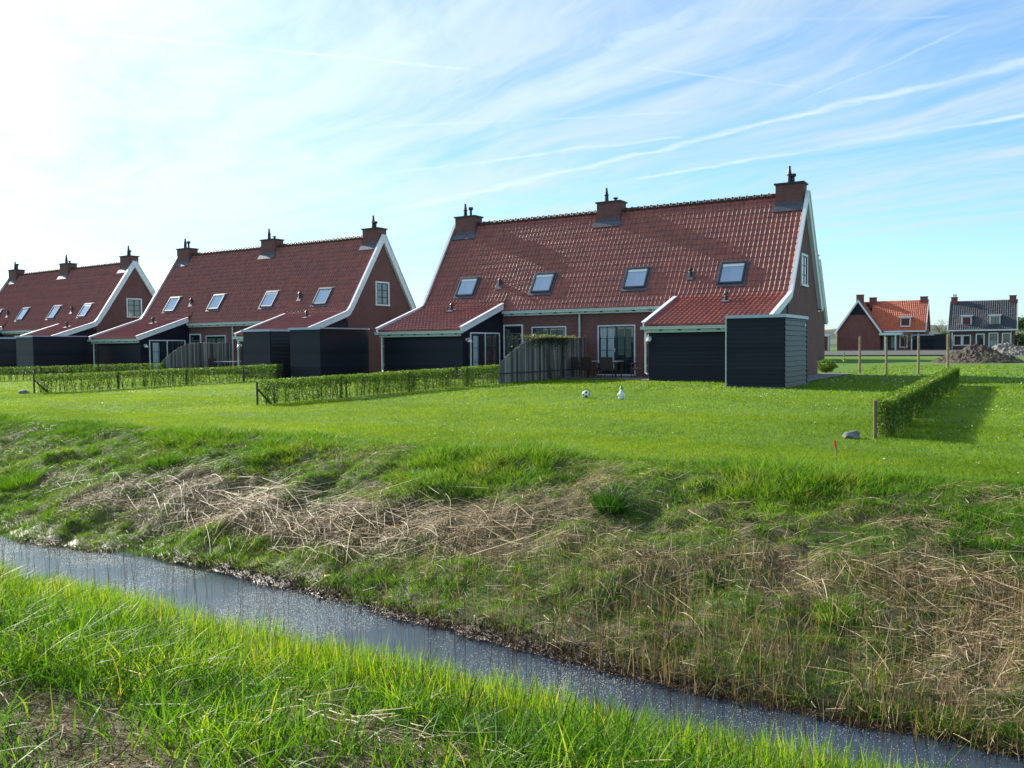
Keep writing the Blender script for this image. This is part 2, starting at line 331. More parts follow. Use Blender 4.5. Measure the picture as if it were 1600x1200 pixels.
m, t = mat('ditch_water'); o = t.n('ShaderNodeTexCoord').outputs['Object']
w1 = t.noise(o, 5, 4, .6); w2 = t.noise(t.n('ShaderNodeMapping', {'Vector': o, 'Scale': (1, 2.2, 1)}).outputs[0], 45, 3, .55)
h = t.m('ADD', t.m('MULTIPLY', w1, .6), t.m('MULTIPLY', w2, .4))
fin(t, (.012, .020, .036), .04, h, .16, .03, spec=1.); MT['water'] = m
tag(MB().poly([(-90, 3.9, WATER), (30, 3.9, WATER), (30, 9.5, WATER), (-90, 9.5, WATER)], [(0, 1, 2, 3)]).build('water', 'water'), kind='structure')
def strip_on_ground(name, x0, x1, y0, y1, dz, m, nx=40, ny=8):
    gx, gy = np.meshgrid(np.linspace(x0, x1, nx), np.linspace(y0, y1, ny)); z = ground(gx, gy)+dz
    i = np.arange(nx*ny).reshape(ny, nx); F = np.stack([i[:-1, :-1], i[:-1, 1:], i[1:, 1:], i[1:, :-1]], -1).reshape(-1, 4)
    return tag(npmesh(name, np.stack([gx, gy, z], -1).reshape(-1, 3), F, m), kind='structure')
MT['asphalt'] = noisy('asphalt', (.03, .03, .033), (.06, .06, .06), 3, 1., .2, spec=.05)
MT['earth'] = noisy('bare_dark_earth', (.03, .028, .03), (.10, .09, .08), 2.5, .95, .5)
strip_on_ground('road', -90, 40, 113.5, 119, .14, 'asphalt', 60, 10)
strip_on_ground('bare_verge', -60, -4, 84, 112, .10, 'earth', 60, 24)
strip_on_ground('path', -8.3, -6.9, 31.9, 43.0, .03, 'paving')
strip_on_ground('terrace', -22.0, -13.1, 33.0, 36.1, .03, 'paving')

# ------------------------------------------------------------------ pantile roof sheet
def tile_sheet(mb, line, x0, x1, period=.205, gauge=.31, amp=.055, cols=8):
    """line in (y,z) from eave up to ridge; rolls run up the slope, courses overlap downwards"""
    L = [0.]
    for a, b in zip(line[:-1], line[1:]): L.append(L[-1]+math.dist(a, b))
    n = max(1, round(L[-1]/gauge)); g = L[-1]/n
    def at(s):
        y = np.interp(s, L, [p[0] for p in line]); z = np.interp(s, L, [p[1] for p in line]); return y, z
    def nrm(s):
        a = at(max(s-.12, 0)); b = at(min(s+.12, L[-1])); d = Vector((b[0]-a[0], b[1]-a[1])).normalized(); q = Vector((-d.y, d.x))
        return q if q.y > 0 else -q
    nx = max(2, int(round((x1-x0)/period*cols))); base = len(mb.v)
    xx = np.linspace(x0, x1, nx+1); ph = ((xx/period) % 1.)
    wave = amp*np.exp(-((ph-.5)/.15)**2)+.010*np.cos(2*pi*ph)
    rows = []
    for r in range(n):
        rows.append((r*g, .018)); rows.append(((r+1)*g, .004))
    for s_, off in rows:
        y, z = at(s_); q = nrm(min(max(s_, 0), L[-1]))
        jit = .004*np.sin(xx*31+s_*50)
        for x, w, j in zip(xx, wave, jit):
            k = w+off+j; mb.v.append((float(x), float(y+q.x*k), float(z+q.y*k)))
    w_ = nx+1
    for r in range(len(rows)-1):
        for i in range(nx):
            a = base+r*w_+i; mb.f.append((a, a+1, a+1+w_, a+w_))
    for i in range(nx):                                        # turn the front edge down
        a = base+i; b = len(mb.v)
        y, z = at(0); mb.v += [(mb.v[a][0], y, z-.02), (mb.v[a+1][0], y, z-.02)]; mb.f.append((b, b+1, a+1, a))
def flue(tall, parent, x, y, z, h):
    b = MB()
    if tall: b.tube([(x, y, z), (x, y, z+h*.25), (x, y, z+h*.45), (x, y, z+h*.5), (x, y, z+h*.55), (x, y, z+h*.85), (x, y, z+h)], [.115, .10, .09, .125, .09, .055, .05], 12)
    else:
        b.tube([(x, y, z), (x, y, z+h*.7)], [.065, .065], 10); b.tube([(x, y, z+h*.7), (x, y, z+h*.78), (x, y, z+h)], [.10, .13, .12], 12)
    b.build('flue_pot', 'pot', parent)
def chimney(root, x0, x1, y0, y1, zb, zt, pots, mtl='brick'):
    c = MB().box(x0, x1, y0, y1, zb, zt).build('chimney', mtl, root)
    MB().box(x0-.06, x1+.06, y0-.06, y1+.06, zt, zt+.07).build('chimney_cap', 'pot', c)
    for tall, dx, h in pots: flue(tall, c, x0+dx, (y0+y1)/2, zt+.07, h)
    return c
def window(root, name, x0, x1, y, z0, z1, cols=2, rows=3, outer=.055, sash=.05, leaves=1, bottom=True, curtain=None, handle=False, depth=.05):
    """window or glazed door in a wall facing -y (front plane y)"""
    f = MB(); yo = y-depth
    f.box(x0-outer, x0, yo, y, z0, z1+outer); f.box(x1, x1+outer, yo, y, z0, z1+outer); f.box(x0, x1, yo, y, z1, z1+outer)
    if bottom: f.box(x0-outer-.03, x1+outer+.03, yo-.03, y, z0-outer, z0)
    w = f.build(name, 'white', root)
    s = MB(); lw = (x1-x0)/leaves; yb = y-depth*.6
    for k in range(leaves):
        a = x0+k*lw; b = a+lw
        s.box(a, a+sash, yb, y-.004, z0, z1); s.box(b-sash, b, yb, y-.004, z0, z1)
        s.box(a+sash, b-sash, yb, y-.004, z1-sash, z1); s.box(a+sash, b-sash, yb, y-.004, z0, z0+(sash*1.2 if name != 'glazed_door' else .22))
        for i in range(1, cols):
            q = a+sash+(lw-2*sash)*i/cols; s.box(q-.012, q+.012, yb+.004, y-.006, z0+sash, z1-sash)
        for j in range(1, rows):
            q = z0+(z1-z0)*j/rows; s.box(a+sash, b-sash, yb+.006, y-.008, q-.012, q+.012)
    s.build('sash', 'dark', w)
    MB().box(x0+.01, x1-.01, y-.012, y-.002, z0+.02, z1-.01).build('pane', 'glass', w)
    if curtain:
        for (ca, cb, za, zb, cm) in curtain:
            c = MB(); q = ca; k = 0
            while q < cb-.01:                                  # gathered folds
                e = min(q+.07, cb); c.box(q, e-.012, y-.017-.004*(k % 2), y-.0125, za, zb); q = e; k += 1
            c.build('curtain', cm, w)
    if handle: MB().tube([(x0+lw*1.0-.06, yb-.03, z0+1.02), (x0+lw-.06, yb-.03, z0+1.2)], .012, 6).tube([(x0+lw-.06, yb-.035, z0+1.15), (x0+lw-.18, yb-.035, z0+1.15)], .010, 6).build('handle', 'plasticwhite', w)
    return w

# ------------------------------------------------------------------ the twin house (origin: right verge, on the line of the main facade)
LL = 18.71; RZ = 8.06; SL = 1.52; LW = 4.9
def zr(y): return RZ-SL*abs(y-3)
MAIN = [(-.2, zr(-.2)), (3, RZ)]
LEAN = [(-3.78, 2.28), (-.55, 3.33), (-.1, 3.52), (.12, 3.74), (.4, zr(.4)), (3, RZ)]
BACK = [(6.2, zr(6.2)), (3, RZ)]
def main_house():
    R = empty('brick_house', (-8.235, 36.14, 0), 0, 'large twin brick house with red pantile roof, nearest and largest in the row', 'house', 'twin brick houses with black lean-tos')
    wl, wr = -LL+.13, -.13
    b = MB()
    b.box(wl+.25, wr-.25, 0, .25, -.4, 3.12); b.box(wl+.25, wr-.25, 5.75, 6, -.4, 3.12)
    pent = [(0, -.4), (6, -.4), (6, zr(6)-.16), (3, RZ-.2), (.42, zr(.42)-.2), (0, 3.3)]
    b.prism(pent, wr-.25, wr); b.prism(pent, wl, wl+.25); b.build('wall', 'brick', R)
    # floor slab and inside dark
    r = MB(); tile_sheet(r, MAIN, -LL+LW, -LW); tile_sheet(r, LEAN, -LL, -LL+LW); tile_sheet(r, LEAN, -LW, 0.)
    r.prism([(-.2, zr(-.2)-.03), (3, RZ-.03), (3, RZ-.16), (-.2, zr(-.2)-.16)], -LL+.02, -.02)
    for a, c in ((-LL+.02, -LL+LW-.02), (-LW+.02, -.02)): r.strip(LEAN[:-1], -.14, -.03, a, c)
    r.build('roof', 'tile', R)
    rb = MB(); tile_sheet(rb, BACK, -LL, 0.); rb.prism([(6.2, zr(6.2)-.03), (3, RZ-.04), (3, RZ-.18), (6.2, zr(6.2)-.16)], -LL+.02, -.02); rb.build('back_roof', 'tile', R)
    k = MB(); x = -LL+1.5
    while x < -1.4:
        k.tube([(x, 3, RZ+.0), (x+.33, 3, RZ+.0)], [.125, .105], 10, True); k.tube([(x, 3, RZ+.0), (x+.045, 3, RZ+.0)], [.15, .15], 10, True); x += .33
    k.build('ridge_tiles', 'ridge', R, True)
    # barge boards: gable ends (whole line) and the inner ends of the lean-to roofs
    full = [(-3.86, 2.26), (-.5, 3.36), (-.12, 3.50), (.14, 3.80), (3, RZ+.02)]; bk = [(6.28, zr(6.28)), (3, RZ+.02)]
    for xa, xb in ((0., .045), (-LL-.045, -LL)):
        g = MB(); g.strip(full, -.20, .11, xa, xb); g.strip([(3, RZ+.02), (6.28, zr(6.28)+.0)], -.22, .11, xa+.001, xb-.001); 
        g.strip(full, .11, .135, xa-.05, xb+.05); g.strip([(3, RZ+.02), (6.28, zr(6.28))], .11, .135, xa-.049, xb+.049); g.build('barge_board', 'white', R)
    for xa, xb in ((-LL+LW, -LL+LW+.045), (-LW-.045, -LW)):
        g = MB(); l2 = [(-3.86, 2.26), (-.5, 3.36), (-.16, 3.47)]; g.strip(l2, -.2, .09, xa, xb); g.strip(l2, .09, .115, xa-.06, xb+.06); g.build('barge_board', 'white', R)
    # soffits under the gable overhang
    for xa, xb in ((-.13, 0.), (-LL, -LL+.13)):
        MB().strip([(3, RZ-.0), (6.2, zr(6.2))], -.20, -.17, xa, xb).strip([(.45, zr(.45)), (3, RZ)], -.20, -.17, xa, xb).build('soffit', 'white', R)
    # gutters
    g = MB(); xa, xb = -LL+LW+.07, -LW-.07
    g.box(xa, xb, -.33, -.2, 3.04, 3.15); g.box(xa, xb, -.345, -.325, 3.125, 3.165); g.box(xa, xb, -.2, -.002, 2.93, 3.04); gt = g.build('gutter', 'gutter', R)
    x = xa+.4
    while x < xb: MB().box(x, x+.14, -.215, -.198, 2.985, 3.035).build('rafter_shade_block', 'dark', gt); x += .8  # dark blocks stand in for the rafter shadows below the gutter
    g = MB(); g.box(-LL-.05, .05, 6.22, 6.36, 3.02, 3.14); g.build('gutter', 'gutter', R)
    for xa, xb in ((-LL-.12, -LL+LW+.12), (-LW-.12, .1)):
        g = MB(); g.box(xa, xb, -3.93, -3.80, 2.07, 2.17); g.box(xa, xb, -3.945, -3.925, 2.15, 2.19); g.box(xa+.2, xb-.28 if xa < -9 else xb-.2, -3.8, -3.575, 1.94, 2.07); gt = g.build('gutter', 'gutter', R)
        x = xa+.75
        while x < xb-.3: MB().box(x, x+.14, -3.815, -3.795, 2.01, 2.06).build('rafter_shade_block', 'dark', gt); x += .78  # same dark blocks for rafter shadow along the lean-to gutter
    # lean-to walls: black weatherboards
    def wboards(mb, a, b_, y, z0, z1):
        z = z0
        while z < z1-.01:
            e = min(z+.15, z1); mb.prism([(y-.028, z), (y+.04, z), (y+.04, e), (y-.010, e)], a, b_); z = e
    for side in (0, 1):
        xa, xb = (-LL+.16, -LL+LW-.1) if side == 0 else (-LW+.1, -.16)
        b = MB(); wboards(b, xa, xb, -3.53, -.3, 2.1)
        trap = [(-3.49, -.3), (0, -.3), (0, 3.28), (-.55, 3.14), (-3.49, 2.12)]
        b.prism(trap, xa, xa+.1); b.prism(trap, xb-.1, xb); b.build('lean_to_wall', 'boards', R)
    # downpipes
    for x, y, zt in ((-9.64, -.10, 3.0), (-LL+.14, -3.66, 2.1), (-LW+.0, -3.66, 2.1), (-.25, 6.12, 3.0)):
        d = MB(); d.tube([(x, y-.15 if y > -1 else y-.2, zt+.06), (x, y, zt-.12), (x, y, .32), (x+.1, y-.05, .28)], .045, 8)
        for z in (.6, 1.5): d.box(x-.06, x+.06, y, y+.08, z, z+.03)
        d.build('downpipe', 'gutter', R)
    # openings of the main facade
    window(R, 'glazed_door', -13.78, -12.82, 0, .12, 2.44, 1, 1, .075, bottom=False, curtain=[(-13.7, -13.5, .3, 2.3, 'greencurtain')])
    window(R, 'patio_door', -12.2, -10.43, 0, .12, 2.33, 2, 4, .05, leaves=2, curtain=[(-12.1, -11.4, .4, 2.2, 'greencurtain'), (-11.2, -10.55, .3, 2.2, 'greencurtain')], handle=True)
    window(R, 'patio_door', -8.68, -6.92, 0, .12, 2.33, 2, 4, .05, leaves=2, curtain=[(-8.58, -8.3, .3, 2.22, 'curtain'), (-8.25, -7.9, .3, 2.22, 'curtain'), (-7.72, -7.4, 1.0, 2.2, 'greencurtain'), (-7.35, -7.05, .9, 2.2, 'greencurtain')], handle=True)
    window(R, 'glazed_door', -5.95, -4.99, 0, .12, 2.44, 1, 1, .075, bottom=False)
    # glazed side doors of the lean-tos
    for side in (0, 1):
        xw = -LL+LW-.1 if side == 0 else -LW+.1; sg = 1 if side == 0 else -1
        fr = MB()
        def bx(m_, y0, y1, z0, z1, d0, d1): m_.box(min(xw+sg*d0, xw+sg*d1), max(xw+sg*d0, xw+sg*d1), y0, y1, z0, z1)
        for y0 in (-2.95, -1.72, -.42): bx(fr, y0, y0+.06, .05, 2.12, .0, .05)
        bx(fr, -2.89, -.42, 2.06, 2.12, .001, .049)
        w = fr.build('side_glazing', 'white', R); s = MB()
        for y0, y1 in ((-2.88, -1.73), (-1.65, -.43)):
            for a, c in ((y0, y0+.07), ((y0+y1)/2-.012, (y0+y1)/2+.012), (y1-.07, y1)): bx(s, a, c, .06, 2.05, .004, .035)
            for q in (.06, .72, 1.38, 1.98): bx(s, y0+.07, y1-.07, q, q+(.07 if q in (.06, 1.98) else .024), .005, .03)
        s.build('sash', 'dark', w); p = MB(); bx(p, -2.87, -.44, .07, 2.05, .002, .012); p.build('pane', 'glass', w)
        p = MB(); bx(p, -2.7, -2.25, .2, 1.95, .013, .018); p.build('curtain', 'curtain', w)
        y = -3.25; c = MB(); c.tube([(xw+sg*.02, y, 1.78), (xw+sg*.14, y, 1.86), (xw+sg*.2, y, 1.80)], [.02, .015, .02], 8)
        c.tube([(xw+sg*.2, y, 1.80), (xw+sg*.2, y, 1.74), (xw+sg*.2, y, 1.66)], [.03, .10, .11], 12); c.box(min(xw, xw+sg*.03), max(xw, xw+sg*.03), y-.05, y+.05, 1.72, 1.84); c.build('wall_lamp', 'plasticwhite', R)
    # gable windows
    for xw, sg in ((wr, 1), (wl, -1)):
        f = MB(); a, c, z0, z1 = 2.42, 3.42, 4.06, 5.30
        def bx(m_, y0, y1, z0, z1, d0, d1): m_.box(min(xw+sg*d0, xw+sg*d1), max(xw+sg*d0, xw+sg*d1), y0, y1, z0, z1)
        bx(f, a-.09, a, z0, z1, 0, .05); bx(f, c, c+.12, z0, z1, 0, .05); bx(f, a-.09, c+.12, z1, z1+.09, 0, .051); bx(f, a-.12, c+.14, z0-.09, z0, 0, .08)
        w = f.build('gable_window', 'white', R); s = MB()
        for q in (a, (a+c)/2-.03, c-.06): bx(s, q, q+.06, z0, z1, .002, .035)
        for q in (z0, z0+.39, z0+.80, z1-.05): bx(s, a+.06, c-.06, q, q+.045, .003, .03)
        s.build('sash', 'dark', w); p = MB(); bx(p, a+.01, c-.01, z0+.01, z1-.01, .001, .012); p.build('pane', 'glass', w)
    # small door frame piece on the gable ground floor
    f = MB(); f.box(wr, wr+.03, .15, 1.25, 0, 2.25); f.build('side_door', 'boards', R); f = MB(); f.box(wr, wr+.045, 1.25, 1.33, .9, 2.0); f.build('house_sign_board', 'zinc', R)
    # skylights on the front slope
    e1 = Vector((0, 1, SL)).normalized(); nn = Vector((0, -SL, 1)).normalized()
    def onroof(mb, x0, x1, s0, s1, n0, n1, org):
        pts = []
        for n_ in (n0, n1):
            for s__ in (s0, s1):
                for x in (x0, x1):
                    q = Vector((x, 0, 0))+org+e1*s__+nn*n_; pts.append(tuple(q))
        mb.poly(pts, [(0, 1, 3, 2), (4, 6, 7, 5), (0, 4, 5, 1), (2, 3, 7, 6), (0, 2, 6, 4), (1, 5, 7, 3)])
    for xc in (-16.4, -11.95, -7.07, -2.62):
        org = Vector((0, .34, zr(.34))); a, c = xc-.54, xc+.54; Hs = 1.14
        f = MB(); onroof(f, a, a+.07, 0, Hs, .0, .13, org); onroof(f, c-.07, c, 0, Hs, 0, .13, org); onroof(f, a+.07, c-.07, 0, .08, 0, .12, org); onroof(f, a+.07, c-.07, Hs-.1, Hs, 0, .135, org)
        sk = f.build('skylight', 'dark', R); g = MB(); onroof(g, a+.07, c-.07, .08, Hs-.1, .05, .095, org); g.build('pane', 'skyglass', sk)
        h = MB(); onroof(h, a-.1, c+.1, -.16, -.0, .05, .065, org); onroof(h, a-.1, a, 0, Hs+.08, .045, .06, org); onroof(h, c, c+.1, 0, Hs+.08, .045, .06, org); onroof(h, a, c, Hs, Hs+.08, .05, .075, org); h.build('flashing', 'lead', sk)
        h = MB(); onroof(h, a+.06, c-.06, Hs-.24, Hs-.1, .096, .11, org); h.build('blind', 'plasticwhite', sk)
    # small roof vents
    c = MB(); c.box(-LW+.14, -LW+.22, -3.63, -3.56, 1.66, 1.78); c.tube([(-LW+.18, -3.6, 1.72), (-LW+.18, -3.72, 1.80), (-LW+.18, -3.78, 1.74)], [.02, .015, .02], 8); c.tube([(-LW+.18, -3.78, 1.74), (-LW+.18, -3.78, 1.68), (-LW+.18, -3.78, 1.60)], [.03, .09, .10], 12); c.build('wall_lamp', 'plasticwhite', R)
    for x, y, lean in ((-14.45, .62, 0), (-4.5, .62, 0), (-16.35, -.9, 1), (-2.45, -.85, 1)):
        z = zr(y) if not lean else float(np.interp(y, [p[0] for p in LEAN], [p[1] for p in LEAN])); v = MB()
        v.tube([(x, y, z-.05), (x, y, z+.20)], .075, 10); v.tube([(x, y, z+.20), (x, y, z+.26)], [.095, .08], 10); v.tube([(x, y, z+.28), (x, y, z+.33), (x, y, z+.42)], [.10, .11, .05], 10)
        o = v.build('roof_vent', 'pot', R); p = MB()
        if lean: p.prism([(y-.25, z-.04), (y+.2, z+.1), (y+.2, z+.13), (y-.25, z+.0)], x-.18, x+.18)
        else: onroof(p, x-.18, x+.18, -.2, .2, .05, .065, Vector((0, y, z)))
        p.build('flashing', 'lead', o)
    # chimneys
    for x0, x1, pots in ((-18.5, -17.24, ((1, .42, .72), (0, .78, .5))), (-10.0, -8.76, ((1, .36, .72), (0, .85, .2))), (-1.3, -.12, ((1, .52, .78), (0, .68, .42)))):
        c = chimney(R, x0, x1, 2.62, 3.38, 7.0, 8.46, pots)
        fl = MB(); onroof(fl, x0-.12, x1+.12, -.32, .0, .05, .07, Vector((0, 2.62, zr(2.62)))); fl.box(x0-.012, x1+.012, 2.608, 2.62, 7.3, 7.68); 
        fl.prism([(2.5, 7.25), (3.0, 8.0), (3.0, 8.2), (2.62, 7.72)], x0-.013, x0-.002); fl.prism([(2.5, 7.25), (3.0, 8.0), (3.0, 8.2), (2.62, 7.72)], x1+.002, x1+.013); fl.build('flashing', 'lead', c)
    return R
HA = main_house()
HB = copy_tree(HA); HB.location = (-32.33, 36.39, -.076); HB.rotation_euler.z = radians(-1.354)
HB['label'] = 'middle twin brick house of the row, its gable window facing the nearest house'
HC = copy_tree(HA); HC.location = (-56.41, 36.99, -.15); HC.rotation_euler.z = radians(-4.172)
HC['label'] = 'farthest twin brick house of the row, cut off by the left edge of the photo'
HF = copy_tree(HA); HF.location = (-14.15, 68.7, .05)
HF['label'] = 'house almost wholly hidden behind the right gable of the nearest red-roofed house'

for h_, keep in ((HB, (2,)), (HC, (0, 3)), (HF, ())):                 # which roof windows have their blind up differs from house to house
    for i_, sk_ in enumerate([c_ for c_ in h_.children if c_.name.startswith('skylight')]):
        for c_ in list(sk_.children):
            if c_.name.startswith('blind') and i_ not in keep: bpy.data.objects.remove(c_)

# ------------------------------------------------------------------ garden sheds
def shed(loc, rz, mirror, label, trim=False):
    w, d, h = 1.93, 3.35, 2.4; R = empty('garden_shed', loc, rz, label, 'shed', 'black timber garden sheds')
    sx = -1 if mirror else 1
    def bx(mb, x0, x1, *a): mb.box(min(sx*x0, sx*x1), max(sx*x0, sx*x1), *a)
    b = MB(); bx(b, .03, w-.03, .03, d-.03, -.15, h-.06)
    z = 0.
    while z < h-.08:
        e = min(z+.147, h-.07)
        b.prism([(.0, z), (.03, z), (.03, e), (.016, e)], min(sx*.03, sx*(w-.03)), max(sx*.03, sx*(w-.03)))
        b.prism([(d-.03, z), (d, z), (d-.016, e), (d-.03, e)], min(sx*.03, sx*(w-.03)), max(sx*.03, sx*(w-.03)))
        b.prism([(sx*0., z), (sx*.03, z), (sx*.03, e), (sx*.016, e)], .03, d-.03, 'y')
        z = e
    b.build('wall', 'boards', R)
    l = MB(); z = 0.
    while z < h-.1:
        e = min(z+.172, h-.07); l.prism([(sx*(w-.03), z), (sx*(w+.012), z), (sx*(w+.012), z+.012), (sx*(w-.016), e), (sx*(w-.03), e)], .05, d-.1, 'y'); z = e
    bx(l, w-.03, w+.015, d-.1, d-.03, 0, h-.07); l.build('slatted_side', 'boards' if mirror else 'boards_skylit', R)
    r = MB(); bx(r, -.03, w+.02, -.03, d+.02, h-.06, h); bx(r, -.035, w+.022, -.05, -.03, h-.09, h+.015); bx(r, w+.022, w+.035, -.05, d+.02, h-.09, h+.015); r.build('roof_edge', 'zinc', R)
    if trim: c = MB(); bx(c, -.035, .0, -.02, .05, 0, h-.09); c.build('corner_trim', 'gutter', R)
    c = MB(); bx(c, w+.01, w+.03, d-.5, d-.42, 2.05, 2.15); c.build('lamp', 'plasticwhite', R)
    s = MB(); bx(s, -.03, w+.05, -.05, d+.02, -.1, .03); s.build('footing', 'paving', R)
    return R
shed((-8.60, 28.45, 0), 0, False, 'black garden shed with slatted side, in front of the right lean-to of the big house', True)
shed((-27.25, 28.7, -.02), 0, True, 'black garden shed on the boundary hedge, left of the big red-roofed house')
oB = lambda x, y: (-32.33+cos(radians(-1.354))*x-sin(radians(-1.354))*y, 36.39+sin(radians(-1.354))*x+cos(radians(-1.354))*y, -.05)
oC = lambda x, y: (-56.41+cos(radians(-4.172))*x-sin(radians(-4.172))*y, 36.99+sin(radians(-4.172))*x+cos(radians(-4.172))*y, -.1)
shed(oB(.0, -7.5), radians(-1.354), False, 'black garden shed at the right lean-to of the middle house, partly behind another shed')
shed(oB(-LL+.3, -7.6), radians(-1.354), True, 'black garden shed at the left lean-to of the middle house')
shed(oC(-.3, -7.6), radians(-4.172), False, 'black garden shed of the farthest house, at the left edge of the photo')

# ------------------------------------------------------------------ hedges
def quads(C, U, Vv, tint):
    """leaf quads: centres, half axes"""
    n = len(C); V = np.empty((n, 4, 3), np.float32); V[:, 0] = C-U; V[:, 1] = C-Vv*.8; V[:, 2] = C+U; V[:, 3] = C+Vv*.8
    return V.reshape(-1, 3), np.arange(n*4).reshape(n, 4), np.repeat(tint, 4)
def rdir(n):
    v = RNG.normal(size=(n, 3)); return v/np.linalg.norm(v, axis=1, keepdims=True)
def leafcloud(name, C, size, m, parent=None, tint=None, kindtag=None):
    n = len(C); u = rdir(n); w = np.cross(u, rdir(n)); w /= np.linalg.norm(w, axis=1, keepdims=True)+1e-9
    s = size*(.6+.8*RNG.random(n))[:, None]
    V, F, T = quads(C, u*s, w*s*.62, RNG.random(n) if tint is None else tint)
    return npmesh(name, V, F, m, T, parent)
def hedge(p0, p1, h0, h1, thick, dens, posts, label, dense_low=.35, endpost=None, gaps=()):
    p0, p1 = np.array(p0, float), np.array(p1, float); L = np.linalg.norm(p1-p0); d = (p1-p0)/L; nrm = np.array([-d[1], d[0]])
    R = empty('clipped_hedge', (p0[0], p0[1], gz(*p0)), 0, label, 'hedge', 'low clipped garden hedges'); o3 = np.array(R.location)
    n = int(L*dens); s = RNG.random(n*2)*L; zf = RNG.random(n*2)
    gapn = vnoise(s, s*0, 2.6, 4); keep = RNG.random(n*2) < np.where(zf > .58, 1., dense_low*(.35+1.3*gapn))
    for ga, gb in gaps: keep &= ~((s > ga) & (s < gb) & (zf > .25))
    s, zf = s[keep], zf[keep]
    w = (RNG.random(len(s))-.5)*thick*(.95+.05*zf)*(1+.12*(vnoise(s, zf*3, 3, 2)-.5)); H = h0+(h1-h0)*s/L
    H = H*(1+.025*(vnoise(s, s*0, 4, 8)-.5)*2)
    x = p0[0]+d[0]*s+nrm[0]*w; y = p0[1]+d[1]*s+nrm[1]*w; z = ground(x, y)+H*(.06+.94*zf)+(RNG.random(len(s))-.5)*.03
    tint = np.clip(.15+.55*RNG.random(len(s))+.2*(zf > .85)+np.where(RNG.random(len(s)) < .07, .6, 0), 0, 1)
    leafcloud('foliage', np.stack([x, y, z], 1)-o3, .023, 'hedge', R, tint)
    st = MB(); k = 0; q = .08
    while q < L:
        hh = (h0+(h1-h0)*q/L)*.92; off = random.uniform(-.4, .4)*thick
        bx, by = p0+d*q+nrm*off; b = Vector((bx, by, gz(bx, by)))-Vector(o3)
        for j in range(2):
            e = Vector((d[0], d[1], 0))*random.uniform(-.14, .14)+Vector((nrm[0], nrm[1], 0))*random.uniform(-.08, .08)
            st.tube([b, b+e*.4+Vector((0, 0, hh*.45)), b+e+Vector((0, 0, hh*random.uniform(.8, 1)))], [.012, .010, .006], 4, False)
        q += random.uniform(.09, .2)
    st.build('stems', 'stem', R)
    for q in posts:
        c = p0+d*q; o = Vector((c[0], c[1], gz(*c)))-Vector(o3); hh = (h0+(h1-h0)*q/L)
        MB().tube([o+Vector((0, 0, -.1)), o+Vector((0, 0, hh*1.0))], .042, 8).build('post', 'darkpost', R)
    if endpost:
        o = Vector((p0[0]-d[0]*.12-(.10 if endpost[1] == 'olivepost' else 0), p0[1]-d[1]*.12, gz(*p0)))-Vector(o3)
        MB().tube([o+Vector((0, 0, -.1)), o+Vector((0, 0, endpost[0]))], .029, 10).build('end_post', endpost[1], R)
        if endpost[2]: e = Vector((d[0], d[1], 0)); MB().tube([o+e*.55+Vector((0, 0, -.05)), o+Vector((0, 0, endpost[0]*.72))], .03, 6).build('brace', 'darkpost', R)
    return R
hedge((-1.90, 14.62), (-1.95, 32.1), .60, .62, .27, 3000, [4.2, 9], 'dense low hedge at the right, running back from its pale end post', .62, (.60, 'olivepost', False))
hedge((-17.2, 15.85), (-17.6, 28.3), .66, .74, .30, 2000, [3.2, 6.6, 10.2], 'thin low hedge ending at the weathered fence of the nearest house, dark braced end post', .48, (.62, 'darkpost', True), gaps=((9.3, 9.75),))
hedge((-29.6, 17.1), (-29.6, 28.6), .66, .72, .32, 1700, [3.1, 6.2, 9.2], 'thin low hedge left of the nearest sheds, its braced end post beside a stone', .48, (.66, 'darkpost', True))
hedge((-42.2, 21.5), (-41.8, 31.5), .68, .72, .34, 900, [3, 6], 'low hedge at the left edge, running to the fence of the middle house', .5)
hedge((-1.75, 32.3), (-1.3, 33.0), .3, .3, .3, 10, [], 'x') if False else None
# small bush behind the gable
def bush(x, y, w, h, label, size=.03, n=5000, nm='leafy_bush', m='hedge'):
    R = empty(nm, (x, y, gz(x, y)), 0, label, 'bush'); 
    v = rdir(n)*(RNG.random(n)**.45)[:, None]; v[:, 0] *= w/2; v[:, 1] *= w/2; v[:, 2] = h*.52+v[:, 2]*h*.48
    k = vnoise(v[:, 0]*3, v[:, 2]*3, 2, 3) > .3; leafcloud('foliage', v[k], size, m, R)
    st = MB()
    for i in range(10):
        a = random.random()*6.3; st.tube([(0, 0, 0), (cos(a)*w*.15, sin(a)*w*.15, h*.5), (cos(a)*w*.35, sin(a)*w*.35, h*.85)], [.02, .012, .005], 5)
    st.build('stems', 'stem', R)
bush(-8.35, 44.1, 1.2, .68, 'small clipped bush at the back corner of the nearest house gable')

